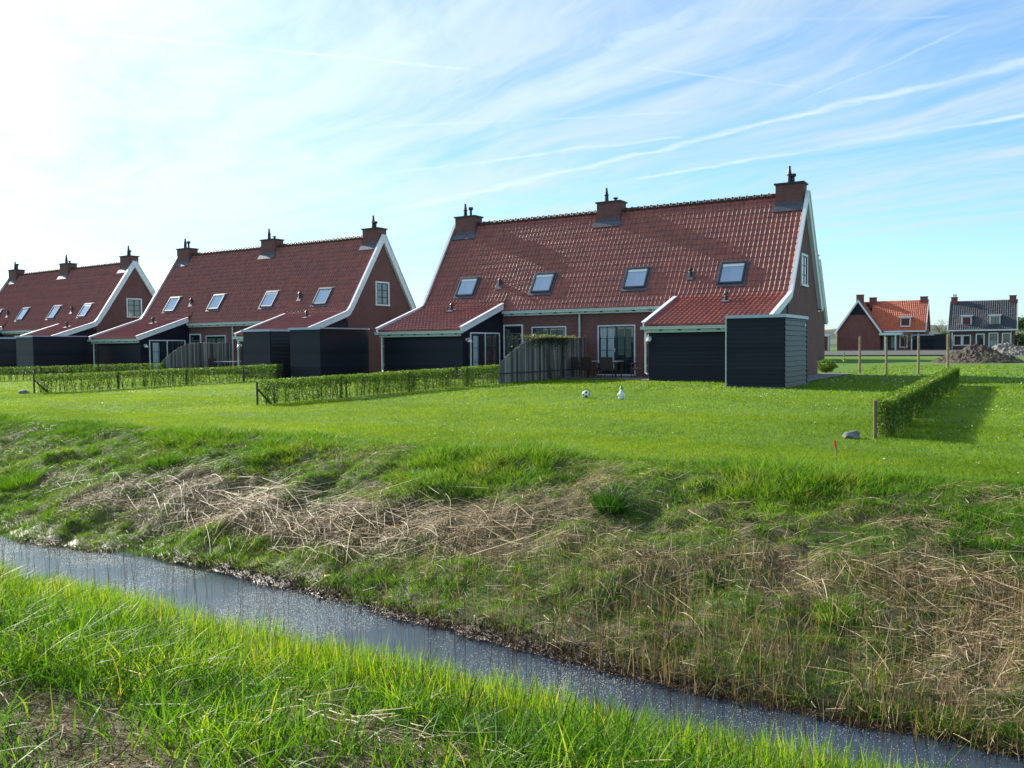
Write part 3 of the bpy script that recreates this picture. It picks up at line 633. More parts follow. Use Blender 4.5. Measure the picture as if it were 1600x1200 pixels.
# ------------------------------------------------------------------ fences of weathered planks
def plank_fence(R, L, hmax, hmin, ramp):
    b = MB(); x = 0.; k = 0
    while x < L:
        w = random.uniform(.10, .14); u = min(x/ramp, 1.); h = hmin+(hmax-hmin)*(1-(1-u)**1.8)+random.uniform(-.015, .03)
        yy_ = random.choice((0, .018)); tilt = random.uniform(-.012, .012)
        b.poly([(-.012+yy_, x, -.1), (.012+yy_, x, -.1), (.012+yy_, x+w-.006, -.1), (-.012+yy_, x+w-.006, -.1), (-.012+yy_, x+tilt, h), (.012+yy_, x+tilt, h), (.012+yy_, x+w-.006+tilt, h+.02), (-.012+yy_, x+w-.006+tilt, h+.02)],
               [(3, 2, 1, 0), (4, 5, 6, 7), (0, 1, 5, 4), (1, 2, 6, 5), (2, 3, 7, 6), (3, 0, 4, 7)]); x += w
    b.build('planks', 'weathered', R)
    c = MB()
    for i in range(int(L)): c.box(-.012, .05, i, i+1, .35, .40); 
    c.build('rail', 'darkpost', R)
    for q in (1.4, 3.3, 5.4):
        if q < L: MB().box(.032, .09, q-.025, q+.025, -.1, hmin+(hmax-hmin)*(1-(1-min(q/ramp, 1))**1.8)-.05).build('post', 'darkpost', R)
RA = empty('plank_fence', (-17.62, 28.35, 0), 0, 'weathered plank fence with rising top between hedge and nearest house', 'fence', 'weathered plank fences'); plank_fence(RA, 7.7, 1.80, .72, 3.4)
RB = copy_tree(RA); RB.location = (-41.9, 31.3, 0); RB.rotation_euler.z = radians(-1.3); RB.scale = (1, .64, 1); RB['label'] = 'weathered plank fence with rising top behind the hedges, by the middle house'
# climber on the fence top
R = empty('climbing_plant', (-17.6, 33.0, 0), 0, 'pale leafy climber hanging over the top of the plank fence', 'plant')
n = 5200; yy_ = RNG.normal(0, 1.25, n)-.3; zz_ = 1.82-np.abs(RNG.normal(0, .5, n))*(.2+.8*vnoise(yy_, yy_*0, 1.5, 3)); tp = RNG.random(n) < .28
zz_ = np.where(tp, 1.80+RNG.random(n)*.12*vnoise(yy_, yy_*0, 3, 5)*2, zz_); xx_ = RNG.normal(.05, .07, n); k = (zz_ > .2)
leafcloud('foliage', np.stack([xx_, yy_, zz_], 1)[k], .026, 'ivy', R, np.where(tp, .6+.4*RNG.random(n), .35*RNG.random(n))[k])
st = MB()
for i in range(9):
    y = random.uniform(-1.5, 1.2); st.tube([(.08, y*.3, 0), (.09, y*.7, .9), (.07, y, 1.8)], [.016, .011, .006], 5)
st.build('stems', 'stem', R)

# ------------------------------------------------------------------ garden things
def boulder(name, loc, sx, sy, sz, label, seed):
    import bmesh
    bm = bmesh.new(); bmesh.ops.create_icosphere(bm, subdivisions=4, radius=1); rr = random.Random(seed); ph = [rr.uniform(0, 6) for _ in range(6)]
    for v in bm.verts:
        k = 1+.13*sin(v.co.x*3+ph[0])*cos(v.co.y*2.6+ph[1])+.08*sin(v.co.z*6+v.co.x*4+ph[2])+.03*sin(v.co.y*13+ph[3]+v.co.z*9)
        v.co = Vector((v.co.x*sx*k, v.co.y*sy*k, max(v.co.z, -.5)*sz*k+sz*.42))
    me = bpy.data.meshes.new(name); bm.to_mesh(me); bm.free(); o = link(name, me, 'stone', None, loc); tag(o, label, 'stone', 'stones at the hedge ends')
    return o
boulder('boulder', (-2.33, 14.35, gz(-2.3, 14.35)), .125, .11, .085, 'rounded grey stone beside the pale end post of the right-hand hedge', 2)
boulder('boulder', (-29.85, 16.75, gz(-29.8, 16.7)), .22, .16, .10, 'flat pale stone at the braced end of the left-hand hedge', 5)
# marker stake with a red top
R = empty('marker_stake', (-2.2, 12.3, gz(-2.2, 12.3)), 0, 'short leaning survey stake with a red painted top in the lawn', 'stake')
MB().tube([(.02, 0, -.03), (.005, 0, .10)], .012, 6).build('stick', 'post', R); MB().tube([(.005, 0, .10), (-.012, 0, .21)], .015, 6).build('painted_top', 'red', R)
# football
import bmesh
bm = bmesh.new(); bmesh.ops.create_icosphere(bm, subdivisions=4, radius=.11)
me = bpy.data.meshes.new('football'); bm.to_mesh(me); bm.free(); me.materials.append(MT['plasticwhite']); me.materials.append(MT['black'])
ico = [Vector(v).normalized() for v in [(0, 1, 1.618), (0, -1, 1.618), (0, 1, -1.618), (0, -1, -1.618), (1, 1.618, 0), (-1, 1.618, 0), (1, -1.618, 0), (-1, -1.618, 0), (1.618, 0, 1), (-1.618, 0, 1), (1.618, 0, -1), (-1.618, 0, -1)]]
for p in me.polygons:
    p.use_smooth = True; c_ = p.center.normalized()
    if max(c_.dot(i) for i in ico) > cos(radians(19)): p.material_index = 1
o = bpy.data.objects.new('football', me); COL.objects.link(o); o.location = (-10.6, 21.75, gz(-10.6, 21.75)+.10); o.rotation_euler = (.3, .5, .2); tag(o, 'white football with black patches lying on the lawn', 'ball')
# garden gnome figure
R = empty('garden_gnome', (-9.45, 21.6, gz(-9.45, 21.6)), radians(20), 'small garden gnome figure with green pointed hat standing on the lawn', 'garden ornament')
MB().tube([(0, 0, -.01), (0, 0, .03), (0, 0, .10), (0, 0, .17), (0, 0, .21), (0, 0, .235)], [.055, .075, .08, .065, .05, .03], 14).tube([(.055, 0, .18), (.085, -.03, .12), (.06, -.07, .09)], [.022, .02, .016], 8).tube([(-.055, 0, .18), (-.085, -.03, .12), (-.06, -.07, .09)], [.022, .02, .016], 8).build('body', 'plasticwhite', R, True)
MB().tube([(-.03, -.02, -.01), (-.032, -.05, .02), (-.03, -.05, .035)], [.03, .032, .01], 8).tube([(.03, -.02, -.01), (.032, -.05, .02), (.03, -.05, .035)], [.03, .032, .01], 8).build('boots', 'rattan', R, True)
MB().tube([(0, -.005, .22), (0, -.008, .24), (0, -.008, .265), (0, -.005, .285)], [.03, .045, .045, .03], 12).tube([(0, -.05, .262), (0, -.064, .258)], [.012, .008], 6).build('head', 'skin', R, True)
MB().tube([(0, -.03, .255), (0, -.065, .22), (0, -.075, .16)], [.035, .035, .008], 10).build('beard', 'plasticwhite', R, True)
MB().tube([(0, 0, .275), (0, .0, .29), (0, .008, .34), (.005, .02, .40)], [.056, .05, .03, .004], 12).build('hat', 'green_paint', R, True)
# pinwheel / plastic flower on the far lawn
R = empty('garden_pinwheel', (-9.3, 54.5, gz(-9.3, 54.5)), radians(10), 'green and yellow garden pinwheel on a stick in the far lawn', 'garden ornament')
MB().tube([(0, 0, 0), (0, 0, .72)], .014, 6).build('stick', 'green_paint', R)
b = MB()
for k in range(6):
    a = k*pi/3; b.poly([(0, -.03, .5), (cos(a)*.16, -.03, .5+sin(a)*.16), (cos(a+.6)*.12, -.07, .5+sin(a+.6)*.12)], [(0, 1, 2)])
b.build('sails', 'yellow_paint', R); MB().tube([(0, -.02, .5), (0, -.08, .5)], .03, 8).build('hub', 'red', R); MB().tube([(0, 0, .64), (0, 0, .92)], [.05, .03], 8).build('finial', 'green_paint', R)
# four tall posts beyond the hedge
LB = ['tall pale wooden post on the lawn, nearest to the brick gable of the big house', 'tall pale wooden post on the lawn, second from the big house', 'tall pale wooden post on the lawn, third from the big house', 'tall pale wooden post at the far end of the dense hedge']
for (x, y, h), l in zip(((-6.8, 44.1, 1.78), (-5.44, 42.7, 1.72), (-4.12, 43.0, 1.76), (-2.9, 42.6, 1.80)), LB):
    z = gz(x, y); o = MB().tube([(0, 0, -.2), (.01, 0, h*.5), (0, 0, h-.02), (0, 0, h)], [.055, .053, .05, .03], 10).build('wooden_post', 'post', None, loc=(x, y, z)); tag(o, l, 'post', 'tall wooden posts on the lawn')
# rattan chairs and a table on the terraces
def chair(loc, rz, label, group='dark garden chairs on the terraces'):
    R = empty('garden_chair', loc, rz, label, 'chair', group); w = .28
    MB().box(-w, w, -.27, .27, .34, .42).build('seat', 'rattan', R)
    MB().poly([(-w, .24, .40), (w, .24, .40), (w, .30, .40), (-w, .30, .40), (-w, .34, .92), (w, .34, .92), (w, .38, .92), (-w, .38, .92)], [(3, 2, 1, 0), (4, 5, 6, 7), (0, 1, 5, 4), (1, 2, 6, 5), (2, 3, 7, 6), (3, 0, 4, 7)]).build('backrest', 'rattan', R)
    for sx in (-1, 1):
        MB().box(sx*w-.03, sx*w+.03, -.27, .32, .62, .66).box(sx*w-.02, sx*w+.02, -.25, -.21, .42, .62).build('armrest', 'rattan', R)
        for y in (-.24, .27): MB().tube([(sx*(w-.02), y, 0), (sx*(w-.03), y, .34)], [.018, .022], 6).build('leg', 'rattan', R)
    return R
def table(loc, rz, label):
    R = empty('garden_table', loc, rz, label, 'table', 'garden tables on the terraces')
    MB().box(-.75, .75, -.45, .45, .70, .735).build('tabletop', 'zinc', R)
    for sx in (-1, 1):
        for sy in (-1, 1): MB().tube([(sx*.66, sy*.38, 0), (sx*.66, sy*.38, .70)], .028, 6).build('leg', 'rattan', R)
table((-15.9, 34.5, .03), .05, 'dark garden table with pale top between the chairs before the glazed doors')
chair((-17.0, 34.5, .03), radians(90), 'brown rattan chair beside the plank fence of the nearest house')
chair((-16.2, 33.7, .03), radians(172), 'brown rattan chair seen from behind before the left patio door leaf, nearest house')
chair((-15.35, 33.75, .03), radians(186), 'brown rattan chair seen from behind in the middle of the terrace table')
chair((-14.3, 34.5, .03), radians(-80), 'brown rattan chair turned sideways next to the right lean-to of the nearest house')
q = oB(-7.0, -2.6); table((q[0], q[1], .0), 0, 'garden table on the terrace of the middle house, its pale top showing over the hedge')
q = oB(-8.1, -2.6); chair((q[0], q[1], 0), radians(90), 'garden chair at the left end of the table of the middle house')
q = oB(-5.85, -2.6); chair((q[0], q[1], 0), radians(-90), 'garden chair at the right end of the table of the middle house')

# ------------------------------------------------------------------ soil heaps
def heap(x, y, sx, sy, h, label, seed, m):
    n = 150; gx, gy = np.meshgrid(np.linspace(-1, 1, n), np.linspace(-1, 1, n)); r = np.sqrt(gx**2+gy**2)
    prof_ = np.clip((1-r)*1.25, 0, 1)**.95; lump = fbm(gx*sx+x, gy*sy+y, 1.4, seed)-.5; l2 = fbm(gx*sx, gy*sy, 5.5, seed+3, 3)-.5
    z = h*(prof_*(1+.9*lump)+.33*l2*np.clip(prof_*4, 0, 1)); z = np.where(r > 1, -.15, z-.05)
    V = np.stack([x+gx*sx, y+gy*sy, ground(x+gx*sx, y+gy*sy)+z], -1).reshape(-1, 3); i = np.arange(n*n).reshape(n, n)
    F = np.stack([i[:-1, :-1], i[:-1, 1:], i[1:, 1:], i[1:, :-1]], -1).reshape(-1, 4)
    return tag(npmesh('soil_heap', V-np.array([x, y, 0]), F, m), label, 'soil heap', 'heaps of dug soil')
m, t = mat('dug_soil'); o = t.n('ShaderNodeTexCoord').outputs['Object']; n1_ = t.noise(o, 1.2, 6, .6); n2_ = t.noise(o, 6, 6, .7)
fin(t, t.mix(t.mr(n1_, .5, .62, 0, .7), t.ramp(n2_, [(.3, (.03, .02, .018)), (.7, (.16, .115, .09))]), (.07, .09, .03)), .95, n2_, 1., .15); MT['soil'] = m
MT['sand'] = noisy('grey_sand', (.13, .11, .10), (.26, .23, .20), 3, .95, .4)
o = heap(-2.75, 66.5, 3.0, 2.4, 1.02, 'large heap of dug dark soil on the grass behind the last tall post', 4, 'soil'); o.location = (-2.75, 66.5, 0)
o = heap(-.9, 84, 3.2, 2.0, 1.0, 'paler sand heap behind the big soil heap, near the black-roofed house', 9, 'sand'); o.location = (-.9, 84, 0)

# ------------------------------------------------------------------ far houses
def dormer(R, xc, y, z0, w, h, back, mtl='white'):
    d = MB(); d.box(xc-w/2, xc+w/2, y, y+back, z0, z0+h).build('dormer', 'white', R)
    dd = R.children[-1]
    MB().box(xc-w/2-.15, xc+w/2+.15, y-.2, y+back, z0+h, z0+h+.17).build('dormer_roof', 'white', dd)
    MB().box(xc-w/2+.17, xc+w/2-.17, y-.03, y-.002, z0+.18, z0+h-.12).build('pane', 'glass', dd)
    s = MB(); s.box(xc-w/2+.13, xc-w/2+.17, y-.04, y-.002, z0+.14, z0+h-.08); s.box(xc+w/2-.17, xc+w/2-.13, y-.04, y-.002, z0+.14, z0+h-.08); s.box(xc-.02, xc+.02, y-.04, y-.004, z0+.18, z0+h-.12); s.build('sash', 'dark', dd)
def far_window(R, x0, x1, y, z0, z1, cur=False): window(R, 'window', x0, x1, y, z0, z1, 2, 2, .13, .07, bottom=True, depth=.08, curtain=[(x0+.1, x1-.1, z0+.1, (z0+z1)/2, 'curtain')] if cur else None)
# red house with front gable wing
R = empty('brick_house', (0, 126.5, .45), 0, 'distant red brick house with front gable, orange tiled roof and white dormer', 'house')
b = MB(); ez, rz_ = 2.75, 6.95                                  # eave and ridge above its base
b.prism([(-22.5, -.3), (-16.95, -.3), (-16.95, ez), (-19.72, 6.75), (-22.5, ez)], 0, 6.8, 'y')
b.box(-16.95, -11.55, 1.5, 8.0, -.3, ez); b.prism([(1.5, ez), (8.0, ez), (4.75, rz_-.15)], -11.8, -11.55); b.build('wall', 'brick_red', R)
b = MB(); b.prism([(-20.95, 4.97), (-18.49, 4.97), (-19.72, 6.74)], -.06, -.002, 'y'); b.build('boarded_gable', 'boards', R)
b = MB(); sl = (rz_-ez)/3.45
tile_sheet(b, [(1.3, ez), (4.75, rz_)], -18.5, -11.4, .24, .33, .075, 6); b.prism([(1.3, ez-.02), (4.75, rz_-.02), (4.75, rz_-.2), (1.3, ez-.18)], -18.5, -11.42)
b.prism([(8.2, ez-.02), (4.75, rz_-.02), (4.75, rz_-.2), (8.2, ez-.2)], -19.7, -11.42); b.build('roof', 'tile_orange', R)
b = MB()
for sg in (-1, 1):                                             # slopes of the gable wing
    w = MB(); tile_sheet(w, [(-sg*0+0, 0), (1, 1)], 0, 1) if False else None
    x0_ = -19.72+sg*2.95; b.poly([(-19.72, -.35, 6.95), (x0_, -.35, ez-.1), (x0_, 4.6, ez-.1), (-19.72, 4.75, 6.95), (-19.72, -.35, 6.82), (x0_, -.35, ez-.23), (x0_, 4.6, ez-.23), (-19.72, 4.75, 6.82)], [(0, 1, 2, 3), (7, 6, 5, 4), (0, 4, 5, 1), (1, 5, 6, 2), (2, 6, 7, 3), (3, 7, 4, 0)])
    for k in range(21):                                        # tile rolls down the slope
        yk = -.3+k*.24; b.tube([(-19.72, yk, 6.97), (x0_, yk, ez-.08)], .05, 4, False)
b.build('wing_roof', 'tile', R)
b = MB()
for sg in (-1, 1):
    x0_ = -19.72+sg*3.1; b.poly([(-19.72, -.5, 7.05), (x0_, -.5, ez-.22), (x0_, -.36, ez-.22), (-19.72, -.36, 7.05), (-19.72, -.5, 6.68), (x0_-sg*.16, -.5, ez-.42), (x0_-sg*.16, -.36, ez-.42), (-19.72, -.36, 6.68)], [(0, 1, 2, 3), (7, 6, 5, 4), (0, 4, 5, 1), (1, 5, 6, 2), (2, 6, 7, 3), (3, 7, 4, 0)])
b.build('barge_board', 'white', R); 
MB().strip([(1.2, ez-.05), (4.75, rz_+.03), (8.3, ez-.05)], -.3, .06, -11.4, -11.33).build('barge_board', 'white', R)
MB().box(-16.6, -11.4, 1.1, 1.28, ez-.25, ez-.06).build('gutter', 'white', R); MB().tube([(-12.3, 1.4, 0), (-12.3, 1.4, ez-.3)], .06, 6).build('downpipe', 'gutter', R)
chimney(R, -20.15, -19.25, .8, 1.6, 6.0, 7.72, (), 'brick_red'); chimney(R, -18.95, -18.05, 4.3, 5.1, 6.0, 7.45, (), 'brick_red'); chimney(R, -12.4, -11.5, 4.35, 5.15, 6.0, 7.35, (), 'brick_red')
dormer(R, -13.95, 1.55, 3.22, 1.25, 1.25, 1.6)
b = MB(); b.box(-17.0, -14.15, -.4, 1.5, 2.1, 2.42).build('porch_roof', 'white', R)
for x in (-16.3, -14.95): MB().box(x-.07, x+.07, -.3, -.16, -.05, 2.1).build('porch_post', 'white', R)
window(R, 'glazed_door', -16.5, -15.1, 1.5, .1, 2.0, 2, 1, .1, bottom=False, leaves=2, curtain=[(-15.7, -15.2, .2, 1.9, 'curtain')])
far_window(R, -14.5, -13.75, 1.5, .5, 1.95)
g = MB(); g.box(-13.0, -10.2, 1.0, 4.5, 0, 2.0); g.build('annex', 'boards', R); MB().box(-13.1, -10.1, .9, 4.6, 2.0, 2.14).build('annex_roof', 'zinc', R); MB().box(-13.15, -13.0, .9, 1.02, 0, 2.0).build('annex_trim', 'white', R)
R = empty('flat_roofed_annex', (-24.3, 122, .45), 0, 'low flat-roofed dark annex with white fascia left of the distant gable house', 'annex')
MB().box(-2.2, .9, 0, 4, 0, 2.0).build('wall', 'boards', R); MB().box(-2.3, 1.6, -.2, 4.1, 2.0, 2.3).build('fascia', 'white', R); MB().box(1.42, 1.54, -.1, .02, 0, 2.0).build('post', 'white', R)
window(R, 'glazed_door', -.5, .75, 0, .1, 1.8, 2, 2, .06, bottom=False, curtain=[(-.4, .2, .2, 1.7, 'curtain')])
# black tiled house
R = empty('brick_house', (0, 126.5, .45), 0, 'distant house with black tiled roof and two white dormers behind the soil heaps', 'house'); ez, rz_ = 2.75, 6.55
b = MB(); b.box(-8.4, -1.0, 0, 7, -.3, ez); 
for a in (-8.4, -1.25): b.prism([(0, ez), (7, ez), (3.5, rz_-.15)], a, a+.25)
b.build('wall', 'brick', R)
b = MB(); tile_sheet(b, [(-.25, ez-.05), (3.5, rz_)], -8.6, -.8, .25, .33, .075, 6); b.prism([(-.25, ez-.07), (3.5, rz_-.02), (7.25, ez-.07), (7.25, ez-.25), (3.5, rz_-.2), (-.25, ez-.22)], -8.58, -.82); b.build('roof', 'tile_black', R)
for xa, xb in ((-8.68, -8.6), (-.8, -.72)): MB().strip([(-.4, ez-.2), (3.5, rz_+.03), (7.4, ez-.2)], -.28, .08, xa, xb).build('barge_board', 'white', R)
MB().box(-8.75, -.65, -.5, -.3, ez-.27, ez-.08).build('gutter', 'white', R)
for x in (-8.1, -1.4): MB().tube([(x, -.1, 0), (x, -.1, ez-.3)], .055, 6).build('downpipe', 'gutter', R)
chimney(R, -8.5, -7.75, 3.1, 3.9, 5.8, 7.05, ((0, .3, .35), (0, .55, .35)), 'brick_red'); chimney(R, -1.7, -.92, 3.1, 3.9, 5.8, 7.05, (), 'brick_red')
dormer(R, -6.48, .35, 3.2, 1.15, 1.22, 1.7); dormer(R, -3.24, .35, 3.2, 1.2, 1.22, 1.7)
far_window(R, -7.85, -7.1, 0, .7, 1.85); far_window(R, -6.8, -6.05, 0, .7, 1.85); far_window(R, -3.8, -2.95, 0, .4, 2.1, True); far_window(R, -2.3, -1.55, 0, .55, 2.05)
window(R, 'front_door', -5.25, -4.5, 0, .05, 2.0, 2, 1, .14, bottom=False, depth=.08)
R = empty('garden_outbuilding', (-10.1, 121.5, .45), 0, 'small dark garden outbuilding in the gap between the two distant houses', 'shed')
MB().box(.3, 1.5, 0, 2.5, 0, 2.0).build('wall', 'boards', R); MB().box(.2, 1.6, -.1, 2.6, 2.0, 2.1).build('roof', 'pot', R)

# ------------------------------------------------------------------ far hills, trees and bushes
gx, gy = np.meshgrid(np.linspace(-260, 160, 190), np.linspace(240, 420, 50))
z = .3+np.sin(np.clip((gy-240)/180, 0, 1)*pi)**.8*(6.3+5*(fbm(gx, gy, .02, 3)-.5)+3.2*(fbm(gx, gy, .09, 5)-.5))
i = np.arange(gx.size).reshape(gx.shape); F = np.stack([i[:-1, :-1], i[:-1, 1:], i[1:, 1:], i[1:, :-1]], -1).reshape(-1, 4)
MT['hill'] = noisy('scrubby_dune_grass', (.035, .055, .03), (.14, .15, .09), .12, .95, .4)
tag(npmesh('hills', np.stack([gx, gy, z], -1).reshape(-1, 3), F, 'hill', smooth=True), kind='structure')
def tree(x, y, h, label, leaves=2500, spread=.35, nm='leafy_tree', size=.12, seed=1):
    rr = random.Random(seed); z0 = gz(x, y); R = empty(nm, (x, y, z0), 0, label, 'tree'); tb = MB(); tips = []
    def grow(p, d, l, r, k):
        q = p+d*l; mid = (p+q)/2+Vector((rr.uniform(-1, 1), rr.uniform(-1, 1), 0))*l*.06; tb.tube([p, mid, q], [r, r*.85, r*.65], 5, False)
        if k == 0 or l < .12: tips.append(q); return
        for _ in range(3 if k > 1 else 4):
            nd = (d+Vector((rr.gauss(0, 1), rr.gauss(0, 1), rr.gauss(.15, .5)))*(.45+spread)).normalized(); grow(q, nd, l*rr.uniform(.6, .82), r*.6, k-1)
    grow(Vector((0, 0, -.1)), Vector((0, 0, 1)), h*.3, h*.022, 5)
    tb.build('trunk', 'bark', R)
    if leaves:
        c = np.array([tuple(tips[i]) for i in RNG.integers(0, len(tips), leaves)])+RNG.normal(0, h*.035, (leaves, 3)); leafcloud('crown', c, size, 'tree', R)
tree(-13.0, 175, 6.0, 'bare distant tree standing in the gap between the two far houses', 0, .4, 'bare_tree', seed=4)
tree(-10.2, 150, 3.2, 'pale small tree low in the gap between the two far houses', 900, .3, size=.09, seed=8)
tree(-12.85, 118, 2.9, 'slender young tree before the orange-roofed distant house', 160, .35, 'young_tree', .06, 12)
for k, (x, y, w, h, l) in enumerate([(-.2, 128, 3.0, 2.1, 'rounded green bush right of the black-roofed distant house'), (-10.3, 160, 3.4, 2.2, 'dark hedge-like bush behind the gap between the far houses'), (-23.9, 119, 2.2, .7, 'low planting before the flat-roofed distant annex'), (.1, 140, 4, 3.0, 'taller scrub bush at the right edge of the photo')]):
    bush(x, y, w, h, l, .09, 2600, 'distant_bush', 'tree')
tree(.6, 190, 6.5, 'leafy distant tree at the right edge of the photo, on the horizon', 2600, .4, size=.2, seed=21)

# ------------------------------------------------------------------ grass and reeds
def inview(x, y, margin=.04):
    cx = x*cos(YAW)+y*sin(YAW); cz = -x*sin(YAW)+y*cos(YAW); return (cz > .4) & (np.abs(cx) < cz*(800/1335+margin)+.5)
def blades(name, x, y, z, h, w, lean, bend, tint, m, seg=3, label=None):
    """tapering strips: lean = (n,2) horizontal lean per unit height, bend = extra curl"""
    n = len(x); a = RNG.random(n)*2*pi; ax = np.stack([np.cos(a), np.sin(a), np.zeros(n)], 1)*w[:, None]
    V = np.empty((n, 2*seg+1, 3), np.float32); base = np.stack([x, y, z], 1)
    for k in range(seg+1):
        u = k/seg; p = base.copy(); p[:, 0] += h*(lean[:, 0]*u+bend[:, 0]*u*u); p[:, 1] += h*(lean[:, 1]*u+bend[:, 1]*u*u)
        p[:, 2] += h*u*(1-.35*np.minimum(1, np.hypot(bend[:, 0], bend[:, 1]))*u)
        if k < seg: tw = ax*(1-u**1.6*.75); V[:, 2*k] = p-tw; V[:, 2*k+1] = p+tw
        else: V[:, 2*seg] = p
    nv = 2*seg+1; b = (np.arange(n)*nv)[:, None]
    tris = []
    for k in range(seg-1): tris += [[2*k, 2*k+1, 2*k+3], [2*k, 2*k+3, 2*k+2]]
    tris.append([2*seg-2, 2*seg-1, 2*seg])
    F = (b[:, :, None]+np.array(tris)[None]).reshape(-1, 3)
    return tag(npmesh(name, V.reshape(-1, 3), F, m, np.repeat(tint, nv)), kind='stuff')
def scatter(n, x0, x1, y0, y1, marg=.04, follow=False):
    x = RNG.uniform(x0, x1, n); y = RNG.uniform(y0, y1, n)
    if follow: y = y+shore(x)*np.clip((8-y)/1.2, 0, 1)
    k = inview(x, y, marg); return x[k], y[k]
def rnd(n, s): return RNG.normal(0, s, (n, 2))
# mown lawn
X_, Y_, H_, W_ = [], [], [], []
for (y0, y1, dens, hh, ww) in ((10.2, 13, 2600, .034, .0028), (13, 18, 1000, .036, .0042), (18, 26, 330, .038, .007), (26, 37, 75, .055, .016), (37, 60, 14, .06, .03)):
    x0 = -y1*1.95-2; x1 = y1*.1+2; x, y = scatter(int((x1-x0)*(y1-y0)*dens), x0, x1, y0, y1); X_.append(x); Y_.append(y); H_.append(np.full(len(x), hh)*RNG.uniform(.6, 1.5, len(x))); W_.append(np.full(len(x), ww))
x, y, h, w = map(np.concatenate, (X_, Y_, H_, W_))
k = ~((x > -27) & (x < -8) & (y > 32.6)) & ~((x > -8.3) & (x < -6.9) & (y > 31.9) & (y < 43)); k &= (fbm(x, y, .9, 2)+np.clip((y-10.2)/1.0, 0, 1)) > .55; x, y, h, w = x[k], y[k], h[k], w[k]
h = h*(.75+.6*fbm(x, y, .8, 31)); tint = np.clip(.15+.6*RNG.random(len(x))+.7*(fbm(x, y, .35, 33)-.5)+.5*(fbm(x, y, 2.5, 35)-.5), 0, 1)
blades('lawn_grass', x, y, ground(x, y)-.004, h, w, rnd(len(x), .6), rnd(len(x), .4), tint, 'grass_lawn', 2)
# daisies in the lawn
x, y = scatter(26000, -60, 5, 11, 36); k = (fbm(x, y, .55, 51, 3) > .56) & (RNG.random(len(x)) < .42) & ~((x > -27) & (x < -8) & (y > 32)); x, y = x[k], y[k]
n = len(x); s_ = .007+.0004*y; c = np.stack([x, y, ground(x, y)+.06], 1); a = RNG.random(n)*6.3
u = np.stack([np.cos(a), np.sin(a), RNG.normal(0, .3, n)], 1)*s_[:, None]; v = np.stack([-np.sin(a), np.cos(a), RNG.normal(0, .3, n)], 1)*s_[:, None]
V, F, T = quads(c, u, v*1.25, RNG.random(n)); tag(npmesh('daisies', V, F, 'daisy_and_sparkle', T), kind='stuff')

# patches of the far bank: dead reed thatch against green
def ell(x, y, cx, cy, rx, ry, ang=0):
    dx, dy = x-cx, y-cy; c_, s__ = cos(ang), sin(ang); return np.exp(-(((dx*c_+dy*s__)/rx)**2+((-dx*s__+dy*c_)/ry)**2))
def strawmask(x, y):
    m = .15+0*x
    for a in ((-10.8, 8.4, 1.4, .5), (-9.2, 8.15, 1.5, .55), (-7.6, 7.95, 1.5, .55), (-6.0, 8.1, 1.3, .6), (-4.9, 8.6, 1.0, .6), (-3.2, 7.9, 1.4, .28), (-1.4, 8.2, 1.2, .3), (-.1, 8.1, .8, .5), (-.2, 7.2, .8, .6), (-1.0, 9.2, .8, .2), (-12.2, 7.7, 1.0, .35), (-14, 8.3, 1.1, .3)): m = m+.95*ell(x, y, *a)
    return m*np.where(x > -4.4, .55, .85)+(fbm(x, y, 1.6, 41)-.5)*1.5-.08
# tussocks on the bank
nt = 7600; tx = RNG.uniform(-26, 2.2, nt); ty = RNG.uniform(6.5, 10.9, nt); ty = ty+shore(tx)*np.clip((8-ty)/1.2, 0, 1); k = inview(tx, ty, .12); tx, ty = tx[k], ty[k]
sm = strawmask(tx, ty); k = RNG.random(len(tx)) < np.clip(1.15-sm*1.15, .10, 1); tx, ty, sm = tx[k], ty[k], sm[k]
big = vnoise(tx, ty, .9, 61)*(.55+.6*np.clip((ty-8)/2, 0, 1)); nb_ = 40
x = np.repeat(tx, nb_); y = np.repeat(ty, nb_); bg = np.repeat(big, nb_); n = len(x); a = RNG.random(n)*6.3; r = np.sqrt(RNG.random(n))*(.05+.09*bg)
x = x+np.cos(a)*r; y = y+np.sin(a)*r; out = np.stack([np.cos(a), np.sin(a)], 1)*(r/(.05+.09*bg))[:, None]
h = (.04+.17*bg**1.5)*RNG.uniform(.5, 1.3, n)
tint = np.clip(np.repeat(.02+.75*fbm(tx, ty, .9, 66)+.3*RNG.random(len(tx)), nb_)+.25*(RNG.random(n)-.4)+np.where(RNG.random(n) < .07, .5, 0), 0, 1)
blades('bank_grass', x, y, ground(x, y)-.01, h, np.full(n, .0026)+.0016*bg, out*.45+rnd(n, .18)+np.array([.1, -.12]), out*.5+rnd(n, .2), tint, 'grass_bank', 3)
# short turf among them
x, y = scatter(380000, -26, 2.2, 6.42, 10.9, .08, True); k = RNG.random(len(x)) < np.clip(1.05-strawmask(x, y), .12, 1); x, y = x[k], y[k]; n = len(x)
blades('bank_turf', x, y, ground(x, y)-.005, RNG.uniform(.02, .08, n), np.full(n, .0023), rnd(n, .45), rnd(n, .4), np.clip(.1+.7*fbm(x, y, .9, 71)+.3*(RNG.random(n)-.4)+np.where(RNG.random(n) < .12, .5, 0), 0, 1), 'grass_bank', 2)
